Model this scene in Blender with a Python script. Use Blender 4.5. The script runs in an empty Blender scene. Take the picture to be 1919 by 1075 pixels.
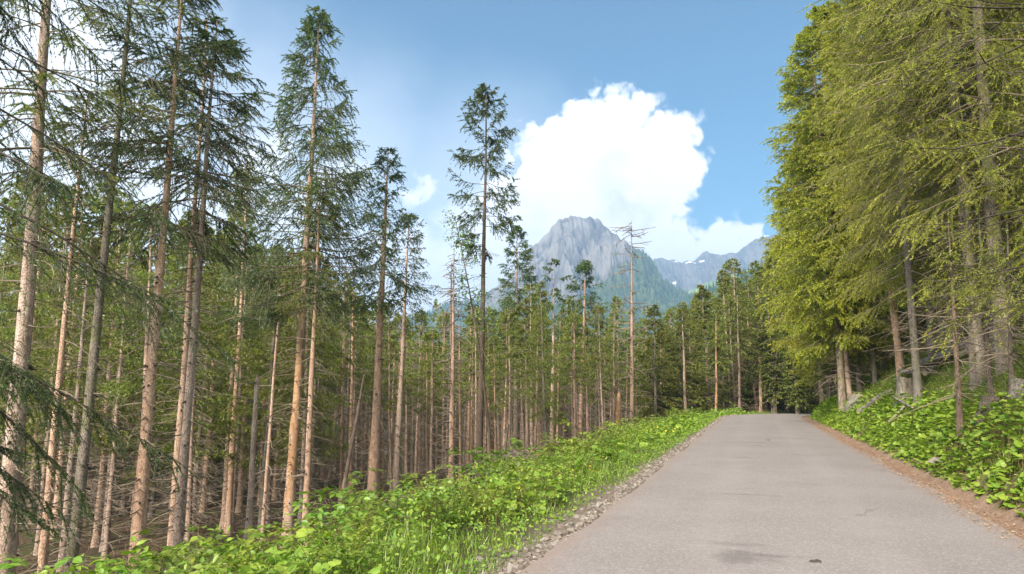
import bpy, math, random
import numpy as np

# ------------------------------------------------------------------ scene, camera, sky, sun, exposure
sc = bpy.context.scene
COL = sc.collection
F, CX, CY = 1280.0, 959.5, 537.5             # focal length and centre of the 1919 x 1075 photograph
PITCH = math.atan(0.1543)
EYE = np.array((0.0, 0.0, 1.6))
cam_d = bpy.data.cameras.new('camera')
cam = bpy.data.objects.new('camera', cam_d)
COL.objects.link(cam)
cam.location = EYE
cam.rotation_euler = (math.pi / 2 + PITCH, 0, 0)
cam_d.sensor_width = 36.0
cam_d.lens = 36.0 * F / 1919.0
cam_d.clip_start = 0.05
cam_d.clip_end = 20000
sc.camera = cam

SUN_EL, SUN_AZ = math.radians(37), math.radians(214)      # azimuth clockwise from +Y: behind the camera, to the left
sc.view_settings.view_transform = 'Standard'
sc.view_settings.look = 'None'
sc.view_settings.gamma = 1
sc.view_settings.use_curve_mapping = False
sc.view_settings.exposure = 1.4
sc.cycles.max_bounces = 8
sc.cycles.diffuse_bounces = 5
sc.cycles.transmission_bounces = 5
sc.cycles.volume_bounces = 1
sc.cycles.use_denoising = True
sc.cycles.sample_clamp_indirect = 6

sun_d = bpy.data.lights.new('sun', 'SUN')
sun_d.energy = 4.4
sun_d.angle = math.radians(14)
sun_d.color = (1.0, 0.88, 0.72)
sun = bpy.data.objects.new('sun', sun_d)
COL.objects.link(sun)
sun.rotation_euler = (math.pi / 2 - SUN_EL, 0, math.pi - SUN_AZ)


def ray(px, py):
    a, b = (px - CX) / F, -(py - CY) / F
    c, s = math.cos(PITCH), math.sin(PITCH)
    return np.array((a, c - b * s, s + b * c))


def at(px, py, d):                            # point d metres ahead (along +Y) seen at that pixel of the photograph
    r = ray(px, py)
    return EYE + r * (d / r[1])


world = bpy.data.worlds.new('World')
sc.world = world
world.use_nodes = True


class NT:
    def __init__(self, tree):
        self.t = tree
        tree.nodes.clear()

    def n(self, typ, ins=None, **kw):
        o = self.t.nodes.new(typ)
        for k, v in kw.items():
            setattr(o, k, v)
        for k, v in (ins or {}).items():
            self.put(o.inputs[k], v)
        return o

    def put(self, sock, v):
        if isinstance(v, bpy.types.NodeSocket):
            self.t.links.new(v, sock)
        else:
            sock.default_value = v

    def math(self, op, a, b=0.0, c=0.0, clamp=False):
        o = self.n('ShaderNodeMath', operation=op, use_clamp=clamp)
        self.put(o.inputs[0], a)
        self.put(o.inputs[1], b)
        if op in ('SMOOTH_MAX', 'SMOOTH_MIN', 'MULTIPLY_ADD', 'WRAP'):
            self.put(o.inputs[2], c)
        return o.outputs[0]

    def vmath(self, op, a, b=None, scale=None):
        o = self.n('ShaderNodeVectorMath', operation=op)
        self.put(o.inputs[0], a)
        if b is not None:
            self.put(o.inputs[1], b)
        if scale is not None:
            self.put(o.inputs['Scale'], scale)
        return o.outputs['Value'] if op in ('DISTANCE', 'DOT_PRODUCT', 'LENGTH') else o.outputs['Vector']

    def noise(self, vec, scale, detail=3.0, rough=0.55, color=False, dist=0.0):
        o = self.n('ShaderNodeTexNoise', {'Scale': scale, 'Detail': detail, 'Roughness': rough, 'Distortion': dist})
        if vec is not None:
            self.put(o.inputs['Vector'], vec)
        return o.outputs['Color'] if color else o.outputs[0]

    def smooth(self, v, lo, hi, a=0.0, b=1.0):
        o = self.n('ShaderNodeMapRange', interpolation_type='SMOOTHSTEP')
        for i, x in enumerate((v, lo, hi, a, b)):
            self.put(o.inputs[i], x)
        return o.outputs[0]

    def mix(self, f, a, b, blend='MIX'):
        o = self.n('ShaderNodeMix', data_type='RGBA', blend_type=blend)
        self.put(o.inputs[0], f)
        self.put(o.inputs[6], a if isinstance(a, bpy.types.NodeSocket) else tuple(a) + (1,) * (4 - len(a)))
        self.put(o.inputs[7], b if isinstance(b, bpy.types.NodeSocket) else tuple(b) + (1,) * (4 - len(b)))
        return o.outputs[2]


def build_world():
    w = NT(world.node_tree)
    sky = w.n('ShaderNodeTexSky', sky_type='NISHITA', sun_disc=False, sun_elevation=SUN_EL, sun_rotation=SUN_AZ,
              altitude=900, air_density=1.0, dust_density=0.25, ozone_density=2.0)
    tc = w.n('ShaderNodeTexCoord').outputs['Generated']
    d = w.vmath('NORMALIZE', tc)
    n1 = w.vmath('SUBTRACT', w.noise(d, 5.5, 3, 0.5, True), (0.5, 0.5, 0.5))
    n2 = w.vmath('SUBTRACT', w.noise(d, 24, 6, 0.6, True), (0.5, 0.5, 0.5))
    q = w.vmath('ADD', w.vmath('ADD', d, w.vmath('SCALE', n1, scale=0.04)), w.vmath('SCALE', n2, scale=0.035))

    def billow(scale, amp):                    # rounded cauliflower heads
        v = w.n('ShaderNodeTexVoronoi', {'Vector': w.vmath('ADD', d, w.vmath('SCALE', n2, scale=0.045)), 'Scale': scale}, feature='F1').outputs[0]
        return w.math('MULTIPLY', w.math('SUBTRACT', .26, w.math('MULTIPLY', v, v)), amp)
    bil = w.math('ADD', w.math('ADD', billow(13, .034), billow(31, .026)), billow(75, .015))

    def blobs(lst, vec):
        out = None
        for (px, py, r) in lst:
            c = ray(px, py)
            k = 1 / np.linalg.norm(c)
            dist = w.vmath('DISTANCE', vec, tuple(c * k))
            e = w.math('SUBTRACT', r / F * k, dist)
            out = e if out is None else w.math('SMOOTH_MAX', out, e, 0.012)
        return out
    big = blobs([(1128, 290, 118), (1045, 325, 118), (985, 370, 98), (1215, 305, 104), (1268, 290, 66), (1265, 255, 46),
                 (1150, 395, 140), (960, 440, 90), (1285, 335, 42), (1342, 455, 50), (1400, 468, 44), (1265, 450, 60), (1450, 480, 40), (930, 385, 62), (905, 450, 60), (1405, 455, 46),
                 (1180, 235, 55)], q)
    big = w.math('ADD', big, bil)
    m_big = w.smooth(big, -0.004, 0.014)
    wisp = blobs([(1325, 388, 9), (1376, 402, 6), (806, 342, 38), (768, 362, 34)], q)
    m_wisp = w.smooth(w.math('ADD', wisp, bil), -0.012, 0.03, 0.0, 1.0)
    soft = blobs([(120, 120, 120), (40, 300, 170), (215, 260, 90), (480, 300, 60), (640, 345, 44), (690, 565, 150), (450, 520, 170),
                  (220, 470, 200), (900, 545, 120), (560, 440, 90), (900, 420, 60)], q)
    n3 = w.noise(d, 9, 5, 0.6)
    m_soft = w.smooth(w.math('ADD', soft, w.math('MULTIPLY', w.math('SUBTRACT', n3, 0.5), 0.12)), -0.060, 0.030, 0.0, 0.97)
    veil = w.smooth(soft, -0.22, 0.0, 0.0, 0.45)
    m_soft = w.math('MAXIMUM', m_soft, veil)
    # unseen clouds added behind the camera and overhead, as fill light
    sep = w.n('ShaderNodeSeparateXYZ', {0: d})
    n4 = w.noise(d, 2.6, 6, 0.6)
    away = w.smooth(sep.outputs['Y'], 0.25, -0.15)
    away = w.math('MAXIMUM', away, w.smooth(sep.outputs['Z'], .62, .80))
    m_fill = w.math('MULTIPLY', w.smooth(n4, 0.40, 0.56), away)
    m = w.math('MAXIMUM', w.math('MAXIMUM', m_big, m_wisp), w.math('MAXIMUM', m_soft, m_fill))
    shade = w.noise(d, 10, 5, 0.6)
    z = sep.outputs['Z']
    inner = w.smooth(big, 0.015, 0.09)
    lowgrey = w.math('MULTIPLY', w.smooth(shade, 0.42, 0.68), inner)
    ccol = w.mix(w.math('MULTIPLY', lowgrey, 0.8), (8.0, 8.0, 8.1), (4.3, 4.45, 4.7))
    tint = w.mix(1.0, sky.outputs[0], (.53, .79, .76), 'MULTIPLY')
    ccol = w.mix(m_fill, ccol, (13.5, 13.0, 12.2))  # added clouds set brighter than the visible ones, to strengthen the fill
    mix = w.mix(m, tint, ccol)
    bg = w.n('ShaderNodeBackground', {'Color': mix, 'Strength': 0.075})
    out = w.n('ShaderNodeOutputWorld')
    w.t.links.new(bg.outputs[0], out.inputs['Surface'])


build_world()

# ------------------------------------------------------------------ numeric noise


def _hash(ix, iy, seed):
    h = (ix.astype(np.int64) * 374761393 + iy.astype(np.int64) * 668265263 + seed * 1442695041) & 0xFFFFFFFF
    h = ((h ^ (h >> 13)) * 1274126177) & 0xFFFFFFFF
    return ((h ^ (h >> 16)) & 0xFFFFFF) / float(0xFFFFFF)


def vnoise(x, y, seed=0):
    x, y = np.asarray(x, float), np.asarray(y, float)
    ix, iy = np.floor(x), np.floor(y)
    fx, fy = x - ix, y - iy
    fx, fy = fx * fx * (3 - 2 * fx), fy * fy * (3 - 2 * fy)
    a, b = _hash(ix, iy, seed), _hash(ix + 1, iy, seed)
    c, d = _hash(ix, iy + 1, seed), _hash(ix + 1, iy + 1, seed)
    return (a * (1 - fx) + b * fx) * (1 - fy) + (c * (1 - fx) + d * fx) * fy


def fbm(x, y, oct=4, seed=0, rough=0.5):
    s, amp, tot = 0.0, 1.0, 0.0
    for i in range(oct):
        s = s + amp * (vnoise(x * 2 ** i, y * 2 ** i, seed + i * 17) - 0.5)
        tot += amp
        amp *= rough
    return s / tot * 2


def ridged(x, y, oct=5, seed=0):
    s, amp, tot = 0.0, 1.0, 0.0
    for i in range(oct):
        s = s + amp * (1 - np.abs(2 * vnoise(x * 2 ** i, y * 2 ** i, seed + i * 31) - 1))
        tot += amp
        amp *= 0.52
    return s / tot

# ------------------------------------------------------------------ mesh builder


class MB:
    def __init__(self):
        self.v, self.f, self.n = [], [], 0

    def add(self, v, f, mat=0, smooth=False):
        v = np.asarray(v, np.float32).reshape(-1, 3)
        f = np.asarray(f, np.int32)
        if len(v) == 0 or len(f) == 0:
            return
        self.v.append(v)
        self.f.append((f + self.n, mat, smooth))
        self.n += len(v)

    def mesh(self, name, mats):
        me = bpy.data.meshes.new(name)
        V = np.concatenate(self.v)
        me.vertices.add(len(V))
        me.vertices.foreach_set('co', V.ravel())
        L = np.concatenate([f.ravel() for f, _, _ in self.f])
        start, mi, sm, o = [], [], [], 0
        for f, m, s in self.f:
            k = f.shape[1]
            start.append(o + np.arange(len(f), dtype=np.int32) * k)
            o += f.size
            mi.append(np.full(len(f), m, np.int32) if np.isscalar(m) else np.asarray(m, np.int32))
            sm.append(np.full(len(f), s, bool))
        start = np.concatenate(start)
        me.loops.add(len(L))
        me.loops.foreach_set('vertex_index', L.astype(np.int32))
        me.polygons.add(len(start))
        me.polygons.foreach_set('loop_start', start.astype(np.int32))
        me.polygons.foreach_set('material_index', np.concatenate(mi))
        me.polygons.foreach_set('use_smooth', np.concatenate(sm))
        for m in mats:
            me.materials.append(m)
        me.update(calc_edges=True)
        me.validate()
        return me

    def build(self, name, mats, parent=None):
        o = bpy.data.objects.new(name, self.mesh(name, mats))
        COL.objects.link(o)
        if parent is not None:
            o.parent = parent
        return o


def norm(v):
    return v / np.maximum(np.linalg.norm(v, axis=-1, keepdims=True), 1e-9)


def tubes(mb, P, R, k=6, mat=0, smooth=True, cap=False):
    P, R = np.asarray(P, float), np.asarray(R, float)
    if P.ndim == 2:
        P, R = P[None], R[None]
    m, n = P.shape[:2]
    if m == 0:
        return
    T = norm(np.gradient(P, axis=1))
    ref = np.where(np.abs(T[:, :1, 2:3]) > 0.8, np.array((1.0, 0, 0)), np.array((0, 0, 1.0)))
    U = norm(np.cross(T, np.broadcast_to(ref, T.shape)))
    W = np.cross(T, U)
    a = np.arange(k) * 2 * math.pi / k
    V = P[:, :, None] + R[:, :, None, None] * (U[:, :, None] * np.cos(a)[None, None, :, None] + W[:, :, None] * np.sin(a)[None, None, :, None])
    i = np.arange(m)[:, None, None] * (n * k)
    j = np.arange(n - 1)[None, :, None] * k
    c = np.arange(k)[None, None, :]
    c2 = (c + 1) % k
    f = np.stack([i + j + c, i + j + c2, i + j + k + c2, i + j + k + c], -1).reshape(-1, 4)
    mb.add(V, f, mat, smooth)
    if cap:
        for e in (0, n - 1):
            ring = V[:, e].reshape(m, k, 3)
            cen = ring.mean(1, keepdims=True)
            vv = np.concatenate([ring, cen], 1)
            ff = np.stack([np.arange(k), (np.arange(k) + 1) % k, np.full(k, k)], -1)
            ff = (np.arange(m)[:, None, None] * (k + 1) + ff[None]).reshape(-1, 3)
            mb.add(vv, ff, cap if cap is not True else mat, False)


def basis(az, pitch, roll):                    # leaf axes: x forward (az, pitch), y side, z normal
    f = np.stack([np.cos(az) * np.cos(pitch), np.sin(az) * np.cos(pitch), np.sin(pitch)], -1)
    s = np.stack([-np.sin(az), np.cos(az), np.zeros_like(az)], -1)
    u = np.cross(f, s)
    cr, sr = np.cos(roll)[:, None], np.sin(roll)[:, None]
    return np.stack([f, s * cr + u * sr, u * cr - s * sr], 1)      # (m, 3 axes, 3)


def stamp(mb, tv, tf, B, pos, scale, mat=0, smooth=False):
    tv, tf = np.asarray(tv, float), np.asarray(tf, int)
    m = len(pos)
    if m == 0:
        return
    V = np.einsum('ni,mij->mnj', tv, B) * np.asarray(scale)[:, None, None] + pos[:, None]
    f = (np.arange(m)[:, None, None] * len(tv) + tf[None]).reshape(-1, tf.shape[1])
    if not np.isscalar(mat):
        mat = np.repeat(mat, len(tf))
    mb.add(V, f, mat, smooth)


# leaf outlines (x along the leaf)
LEAF_V = [(0, 0, 0), (.35, .26, .05), (.72, .20, .03), (1, 0, -.08), (.72, -.20, .03), (.35, -.26, .05), (.5, 0, 0)]
LEAF_F = [(0, 6, 1), (1, 6, 2), (2, 6, 3), (3, 6, 4), (4, 6, 5), (5, 6, 0)]
_a = np.radians([14, 38, 66, 96, 126, 154, 180, 206, 234, 264, 294, 322, 346])
_r = np.array([.30, .47, .52, .53, .52, .54, .60, .54, .52, .53, .52, .47, .30])
BROAD_V = [(0.0, 0, 0)] + [(.10 - r * math.cos(a) * 1.0, r * math.sin(a), .07 * math.cos(2 * a) - .05 + .05 * (i % 2)) for i, (a, r) in enumerate(zip(_a, _r))]
BROAD_F = [(0, i, i + 1) for i in range(1, 13)]
BLADE_V = [(0, -.018, 0), (0, .018, 0), (.55, .016, .06), (.55, -.016, .06), (1.0, 0, -.05)]
BLADE_F4 = [(0, 1, 2, 3)]
BLADE_F3 = [(3, 2, 4)]

# ------------------------------------------------------------------ ground shape in road coordinates
UX = np.array((0.3320, 0.9433))
NX = np.array((-0.9433, 0.3320))
HALF = 2.34


def bend(t):
    t = np.asarray(t, float)
    a = np.clip(t - 46, 0, 44)
    return -(a * a / 66 + np.maximum(t - 90, 0) * (88 / 66))


def qt(x, y):
    x, y = np.asarray(x, float), np.asarray(y, float)
    t = x * UX[0] + y * UX[1]
    s = x * NX[0] + y * NX[1]
    return s - bend(t) + 0.33, t


def xy(q, t):
    s = np.asarray(q, float) + bend(t) - 0.33
    t = np.asarray(t, float)
    return t * UX[0] + s * NX[0], t * UX[1] + s * NX[1]


def road_z(t):
    a = np.clip(np.asarray(t, float) - 50, 0, 60)
    return -(a * a) / 900


def hq(q, t, bumps=True):
    q, t = np.asarray(q, float), np.asarray(t, float)
    x, y = xy(q, t)
    l = np.maximum(q - 3.2, 0)
    left = -0.10 * np.clip(q - 2.4, 0, .8) - 0.06 * np.clip(l, 0, 1.2) - 0.55 * np.clip(l - 1.2, 0, 3.4) - 0.15 * np.clip(l - 4.6, 0, 26) - 0.10 * np.clip(l - 30.6, 0, 60)
    r = np.maximum(-q - 2.7, 0)
    right = 0.95 * np.minimum(r, 9) + 0.42 * np.clip(r - 9, 0, 20) + 0.12 * np.clip(r - 29, 0, 60)
    z = np.where(q > 0, left, right) + road_z(t)
    if bumps:
        amp = np.clip((np.abs(q) - 2.9) / 3, 0, 1)
        z = z + amp * (0.30 * fbm(x / 3.1, y / 3.1, 3, 5) + 0.5 * np.clip((np.abs(q) - 8) / 10, 0, 1) * fbm(x / 11, y / 11, 2, 9))
    return z - 0.03


def G(x, y):
    q, t = qt(x, y)
    return hq(q, t)


def hit(px, py, d0=3.0, d1=160.0):             # where the sight line through that pixel meets the ground
    r = ray(px, py)
    ds = np.arange(d0, d1, 0.1)
    P = EYE[None] + r[None] * (ds / r[1])[:, None]
    below = P[:, 2] < G(P[:, 0], P[:, 1])
    i = int(np.argmax(below)) if below.any() else len(ds) - 1
    return P[i]


def project(p):
    v = np.asarray(p, float) - EYE
    c, s = math.cos(PITCH), math.sin(PITCH)
    fw = v[..., 1] * c + v[..., 2] * s
    up = -v[..., 1] * s + v[..., 2] * c
    return CX + F * v[..., 0] / fw, CY - F * up / fw

# ------------------------------------------------------------------ materials


def material(name):
    m = bpy.data.materials.new(name)
    m.use_nodes = True
    return m, NT(m.node_tree)


def finish(w, shader):
    o = w.n('ShaderNodeOutputMaterial')
    w.t.links.new(shader, o.inputs['Surface'])


def leaf_mat(name, cols, scale=1.2, trans=0.35, gloss=0.025, fine=4.5):
    m, w = material(name)
    geo = w.n('ShaderNodeNewGeometry')
    oi = w.n('ShaderNodeObjectInfo')
    pos = geo.outputs['Position']
    n = w.noise(pos, scale, 3, 0.6)
    isl = geo.outputs['Random Per Island']
    f = w.smooth(n, 0.33, 0.67)
    c = w.mix(f, cols[0], cols[1])
    c = w.mix(w.smooth(w.math('ADD', w.math('MULTIPLY', isl, 0.35), w.math('MULTIPLY', w.noise(pos, fine, 1), 0.9)), 0.52, 0.86), c, cols[2])
    hv = w.n('ShaderNodeHueSaturation', {'Hue': w.math('MULTIPLY_ADD', oi.outputs['Random'], 0.035, 0.4825), 'Saturation': 1.0,
                                         'Value': w.math('MULTIPLY_ADD', oi.outputs['Random'], 0.35, 0.82), 'Fac': 1.0, 'Color': c})
    c = hv.outputs[0]
    dif = w.n('ShaderNodeBsdfDiffuse', {'Color': c})
    tr = w.n('ShaderNodeBsdfTranslucent', {'Color': w.mix(0.5, c, (.5, .6, .08), 'SOFT_LIGHT')})
    s = w.n('ShaderNodeMixShader', {0: trans})
    w.t.links.new(dif.outputs[0], s.inputs[1])
    w.t.links.new(tr.outputs[0], s.inputs[2])
    gl = w.n('ShaderNodeBsdfGlossy', {'Roughness': 0.45, 'Color': (1, 1, 1, 1)})
    s2 = w.n('ShaderNodeMixShader', {0: gloss})
    w.t.links.new(s.outputs[0], s2.inputs[1])
    w.t.links.new(gl.outputs[0], s2.inputs[2])
    finish(w, s2.outputs[0])
    return m


def bark_mat(name, c0, c1, c2, sc1=9.0, moss=None):
    m, w = material(name)
    geo = w.n('ShaderNodeNewGeometry')
    oi = w.n('ShaderNodeObjectInfo')
    co = w.n('ShaderNodeTexCoord').outputs['Object']
    st = w.vmath('MULTIPLY', co, (1, 1, 0.55))
    n = w.noise(st, sc1, 5, 0.65)
    n2 = w.noise(w.vmath('MULTIPLY', co, (1, 1, .12)), 5, 3, 0.6)
    vo = w.n('ShaderNodeTexVoronoi', {'Vector': w.vmath('MULTIPLY', co, (1, 1, .6)), 'Scale': 26.0}, feature='DISTANCE_TO_EDGE').outputs[0]
    c = w.mix(w.smooth(n, 0.32, 0.68), c0, c1)
    c = w.mix(w.smooth(n2, 0.5, 0.75), c, c2)
    c = w.mix(w.smooth(vo, 0.0, 0.09, 0.45, 0.0), c, tuple(x * .45 for x in c0))
    if moss:
        c = w.mix(w.math('MULTIPLY', w.smooth(w.noise(co, 2.3, 3), .45, .65), .7), c, moss)
    c = w.n('ShaderNodeHueSaturation', {'Hue': 0.5, 'Saturation': w.math('MULTIPLY_ADD', oi.outputs['Random'], .5, .75),
                                        'Value': w.math('MULTIPLY_ADD', oi.outputs['Random'], .5, .75), 'Fac': 1.0, 'Color': c}).outputs[0]
    b = w.n('ShaderNodeBump', {'Strength': 0.7, 'Distance': 0.02, 'Height': w.math('ADD', n, w.smooth(vo, 0, .1))})
    p = w.n('ShaderNodeBsdfPrincipled', {'Base Color': c, 'Roughness': 0.9, 'Normal': b.outputs[0]})
    p.inputs['Specular IOR Level'].default_value = 0.2
    finish(w, p.outputs[0])
    return m


def plain_mat(name, c0, c1, scale=8.0, rough=0.85, bump=0.3, dist=0.02, detail=5):
    m, w = material(name)
    co = w.n('ShaderNodeTexCoord').outputs['Object']
    n = w.noise(co, scale, detail, 0.62)
    c = w.mix(w.smooth(n, 0.3, 0.7), c0, c1)
    b = w.n('ShaderNodeBump', {'Strength': bump, 'Distance': dist, 'Height': n})
    p = w.n('ShaderNodeBsdfPrincipled', {'Base Color': c, 'Roughness': rough, 'Normal': b.outputs[0]})
    p.inputs['Specular IOR Level'].default_value = 0.25
    finish(w, p.outputs[0])
    return m


M = {}
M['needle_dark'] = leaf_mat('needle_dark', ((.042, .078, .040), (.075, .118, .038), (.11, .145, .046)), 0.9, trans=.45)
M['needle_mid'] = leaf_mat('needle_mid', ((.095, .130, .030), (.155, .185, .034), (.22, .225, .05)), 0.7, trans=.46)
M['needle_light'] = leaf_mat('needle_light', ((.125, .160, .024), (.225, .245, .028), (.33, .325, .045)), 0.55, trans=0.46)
M['needle_dark_tip'] = leaf_mat('needle_dark_tip', ((.065, .115, .050), (.10, .155, .050), (.14, .18, .06)), 0.9, trans=.45)
M['needle_mid_tip'] = leaf_mat('needle_mid_tip', ((.15, .20, .034), (.22, .26, .036), (.29, .30, .06)), 0.7, trans=.46)
M['needle_light_tip'] = leaf_mat('needle_light_tip', ((.25, .29, .026), (.36, .38, .03), (.45, .44, .05)), 0.55, trans=.46)
M['needle_brown_tip'] = M['needle_mid_tip']
M['needle_brown'] = leaf_mat('needle_brown', ((.060, .055, .026), (.085, .070, .030), (.12, .085, .040)), 0.8)
M['leaf_bright'] = leaf_mat('leaf_bright', ((.155, .255, .026), (.235, .335, .032), (.32, .40, .055)), 1.6, trans=0.45)
M['leaf_mid'] = leaf_mat('leaf_mid', ((.10, .19, .024), (.165, .265, .028), (.24, .33, .048)), 1.4, trans=0.4)
M['leaf_deep'] = leaf_mat('leaf_deep', ((.06, .16, .026), (.11, .24, .028), (.17, .30, .04)), 1.4, trans=0.35)
M['leaf_olive'] = leaf_mat('leaf_olive', ((.085, .13, .022), (.15, .20, .026), (.22, .265, .045)), 1.0, trans=.45)
M['grass'] = leaf_mat('grass', ((.12, .215, .022), (.19, .285, .028), (.28, .34, .06)), 0.8, trans=0.45, gloss=.04)
M['petal'] = plain_mat('petal', (.75, .52, .02), (.8, .6, .03), 8)
M['petal_white'] = plain_mat('petal_white', (.7, .7, .62), (.8, .8, .75), 8)
M['bark'] = bark_mat('bark', (.32, .215, .158), (.52, .375, .290), (.60, .475, .39))
M['bark_red'] = bark_mat('bark_red', (.32, .205, .145), (.51, .345, .25), (.58, .43, .33))
M['bark_grey'] = bark_mat('bark_grey', (.15, .125, .10), (.26, .222, .185), (.34, .30, .255), moss=(.16, .16, .075))
M['bark_dark'] = bark_mat('bark_dark', (.085, .066, .052), (.15, .118, .092), (.20, .16, .128))
M['bare_wood'] = bark_mat('bare_wood', (.36, .21, .12), (.48, .315, .195), (.55, .41, .28), 6)
M['twig'] = plain_mat('twig', (.12, .094, .07), (.225, .18, .135), 5)
M['twig_dark'] = plain_mat('twig_dark', (.035, .03, .024), (.07, .058, .045), 5)
M['stem'] = plain_mat('stem', (.10, .10, .035), (.17, .11, .06), 6)
M['log'] = bark_mat('log', (.16, .13, .10), (.34, .30, .24), (.46, .42, .36), moss=(.10, .13, .03))
M['cut_wood'] = plain_mat('cut_wood', (.21, .17, .125), (.30, .25, .19), 9)
M['rock'] = plain_mat('rock', (.12, .10, .085), (.23, .20, .175), 14, bump=.5)
M['mossrock'] = bark_mat('mossrock', (.13, .12, .10), (.24, .22, .19), (.3, .28, .25), 5, moss=(.08, .12, .02))


def ground_mat():
    m, w = material('ground')
    co = w.n('ShaderNodeTexCoord').outputs['Object']
    q = w.n('ShaderNodeAttribute', attribute_name='q').outputs['Fac']
    wob = w.math('MULTIPLY', w.math('SUBTRACT', w.noise(co, 1.1, 4), 0.5), 1.0)
    qq = w.math('ADD', q, wob)
    n = w.noise(co, 2.2, 6, 0.65)
    nf = w.noise(co, 28, 4, 0.7)
    n5 = w.noise(co, .55, 4, 0.6)
    floor = w.mix(w.smooth(n, .35, .65), (.040, .026, .016), (.09, .06, .036))
    floor = w.mix(w.math('MULTIPLY', w.smooth(n5, .50, .62), .75), floor, (.045, .065, .015))
    moss = w.mix(w.smooth(n, .35, .65), (.06, .075, .018), (.11, .14, .02))
    moss = w.mix(w.smooth(n5, .5, .68), moss, (.085, .06, .035))
    gravel = w.mix(w.smooth(nf, .35, .65), (.10, .078, .062), (.20, .165, .135))
    dirt = w.mix(w.smooth(nf, .3, .7), (.15, .095, .066), (.27, .185, .135))
    dirt = w.mix(w.math('MULTIPLY', w.smooth(n, .48, .7), .6), dirt, (.30, .22, .16))
    c = w.mix(w.smooth(qq, -3.05, -2.7), moss, dirt)
    c = w.mix(w.smooth(q, 0, .2), c, gravel)
    c = w.mix(w.smooth(qq, 2.9, 3.3), c, (.06, .06, .025))
    c = w.mix(w.smooth(qq, 5.5, 8), c, floor)
    b = w.n('ShaderNodeBump', {'Strength': .8, 'Distance': .03, 'Height': w.math('ADD', n, nf)})
    p = w.n('ShaderNodeBsdfPrincipled', {'Base Color': c, 'Roughness': .95, 'Normal': b.outputs[0]})
    p.inputs['Specular IOR Level'].default_value = 0.15
    finish(w, p.outputs[0])
    return m


def road_mat():
    m, w = material('asphalt')
    co = w.n('ShaderNodeTexCoord').outputs['Object']
    q = w.n('ShaderNodeAttribute', attribute_name='q').outputs['Fac']
    t = w.n('ShaderNodeAttribute', attribute_name='t').outputs['Fac']
    qt_ = w.n('ShaderNodeCombineXYZ', {0: q, 1: t}).outputs[0]
    grain = w.noise(co, 85, 3, 0.75)
    agg = w.n('ShaderNodeTexVoronoi', {'Vector': co, 'Scale': 52.0}).outputs['Color']
    aggv = w.n('ShaderNodeSeparateColor', {0: agg}).outputs[0]
    big = w.noise(co, .55, 5, .6)
    streak = w.noise(w.vmath('MULTIPLY', qt_, (2.2, .10, 1)), 1.0, 4, .6)
    c = w.mix(w.smooth(big, .3, .7), (.182, .160, .153), (.214, .190, .182))
    c = w.mix(w.smooth(streak, .35, .7, 0, .3), c, (.215, .195, .187))
    c = w.mix(w.math('MULTIPLY', w.smooth(aggv, .5, .95), .42), c, (.34, .315, .30))
    c = w.mix(w.math('MULTIPLY', w.smooth(grain, .48, .70), .6), c, (.085, .077, .075))
    trk = w.math('ABSOLUTE', w.math('SUBTRACT', w.math('ABSOLUTE', q), .85))
    c = w.mix(w.math('MULTIPLY', w.smooth(trk, .42, .05), w.smooth(big, .25, .7, .1, .32)), c, (.250, .224, .215))
    patch = w.noise(w.vmath('MULTIPLY', qt_, (.6, .35, 1)), 1.0, 6, .7)
    c = w.mix(w.smooth(patch, .56, .70, 0, .35), c, (.125, .112, .108))
    # brownish dust along the edges
    eq = w.math('ADD', w.math('ABSOLUTE', q), w.math('MULTIPLY', w.math('SUBTRACT', w.noise(co, 3, 4), .5), .5))
    c = w.mix(w.smooth(eq, 1.95, 2.5, 0, .55), c, (.22, .155, .115))
    # damp oil stains and worn patches (q, t, radius q, radius t, strength)
    stn = w.noise(w.vmath('MULTIPLY', qt_, (4, 9, 1)), 1.0, 6, .75)
    for (sq, st, rq, rt, k) in STAINS:
        v = w.vmath('MULTIPLY', w.vmath('SUBTRACT', qt_, (sq, st, 0)), (1 / rq, 1 / rt, 0))
        e = w.math('ADD', w.vmath('LENGTH', v), w.math('MULTIPLY', w.math('SUBTRACT', stn, .5), 3.6))
        c = w.mix(w.smooth(e, 1.05, .35, 0, k), c, (.075, .068, .066))
    # hairline cracks
    ve = w.n('ShaderNodeTexVoronoi', {'Vector': w.vmath('ADD', w.vmath('MULTIPLY', qt_, (.42, .30, 1)), w.vmath('SCALE', w.noise(co, 1.6, 4, .6, True), scale=.35)), 'Scale': 1.0}, feature='DISTANCE_TO_EDGE').outputs[0]
    cm = w.math('MULTIPLY', w.smooth(ve, .012, .003), w.smooth(w.noise(co, .33, 2), .58, .66))
    c = w.mix(w.math('MULTIPLY', cm, .35), c, (.07, .062, .06))
    b = w.n('ShaderNodeBump', {'Strength': .5, 'Distance': .006, 'Height': w.math('ADD', aggv, grain)})
    p = w.n('ShaderNodeBsdfPrincipled', {'Base Color': c, 'Roughness': .85, 'Normal': b.outputs[0]})
    p.inputs['Specular IOR Level'].default_value = 0.3
    finish(w, p.outputs[0])
    return m


def px_qt(px, py):
    p = hit(px, py)
    q, t = qt(p[0], p[1])
    return float(q), float(t)


STAINS = []
for (px, py, rq, rt, k) in ((1395, 1058, .38, .34, .45), (1375, 1030, .45, .14, .3), (1440, 1052, .5, .08, .3), (1400, 935, .55, .10, .35), (1440, 828, .10, .8, .5),
                            (1390, 862, .35, .35, .3), (1395, 832, 1.0, .35, .35), (1530, 915, .4, .1, .2)):
    STAINS.append(px_qt(px, py) + (rq, rt, k))


def set_kind(o, kind):
    o['kind'] = kind
    return o


def attr(me, name, vals):
    a = me.attributes.new(name, 'FLOAT', 'POINT')
    a.data.foreach_set('value', np.asarray(vals, np.float32).ravel())


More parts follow.
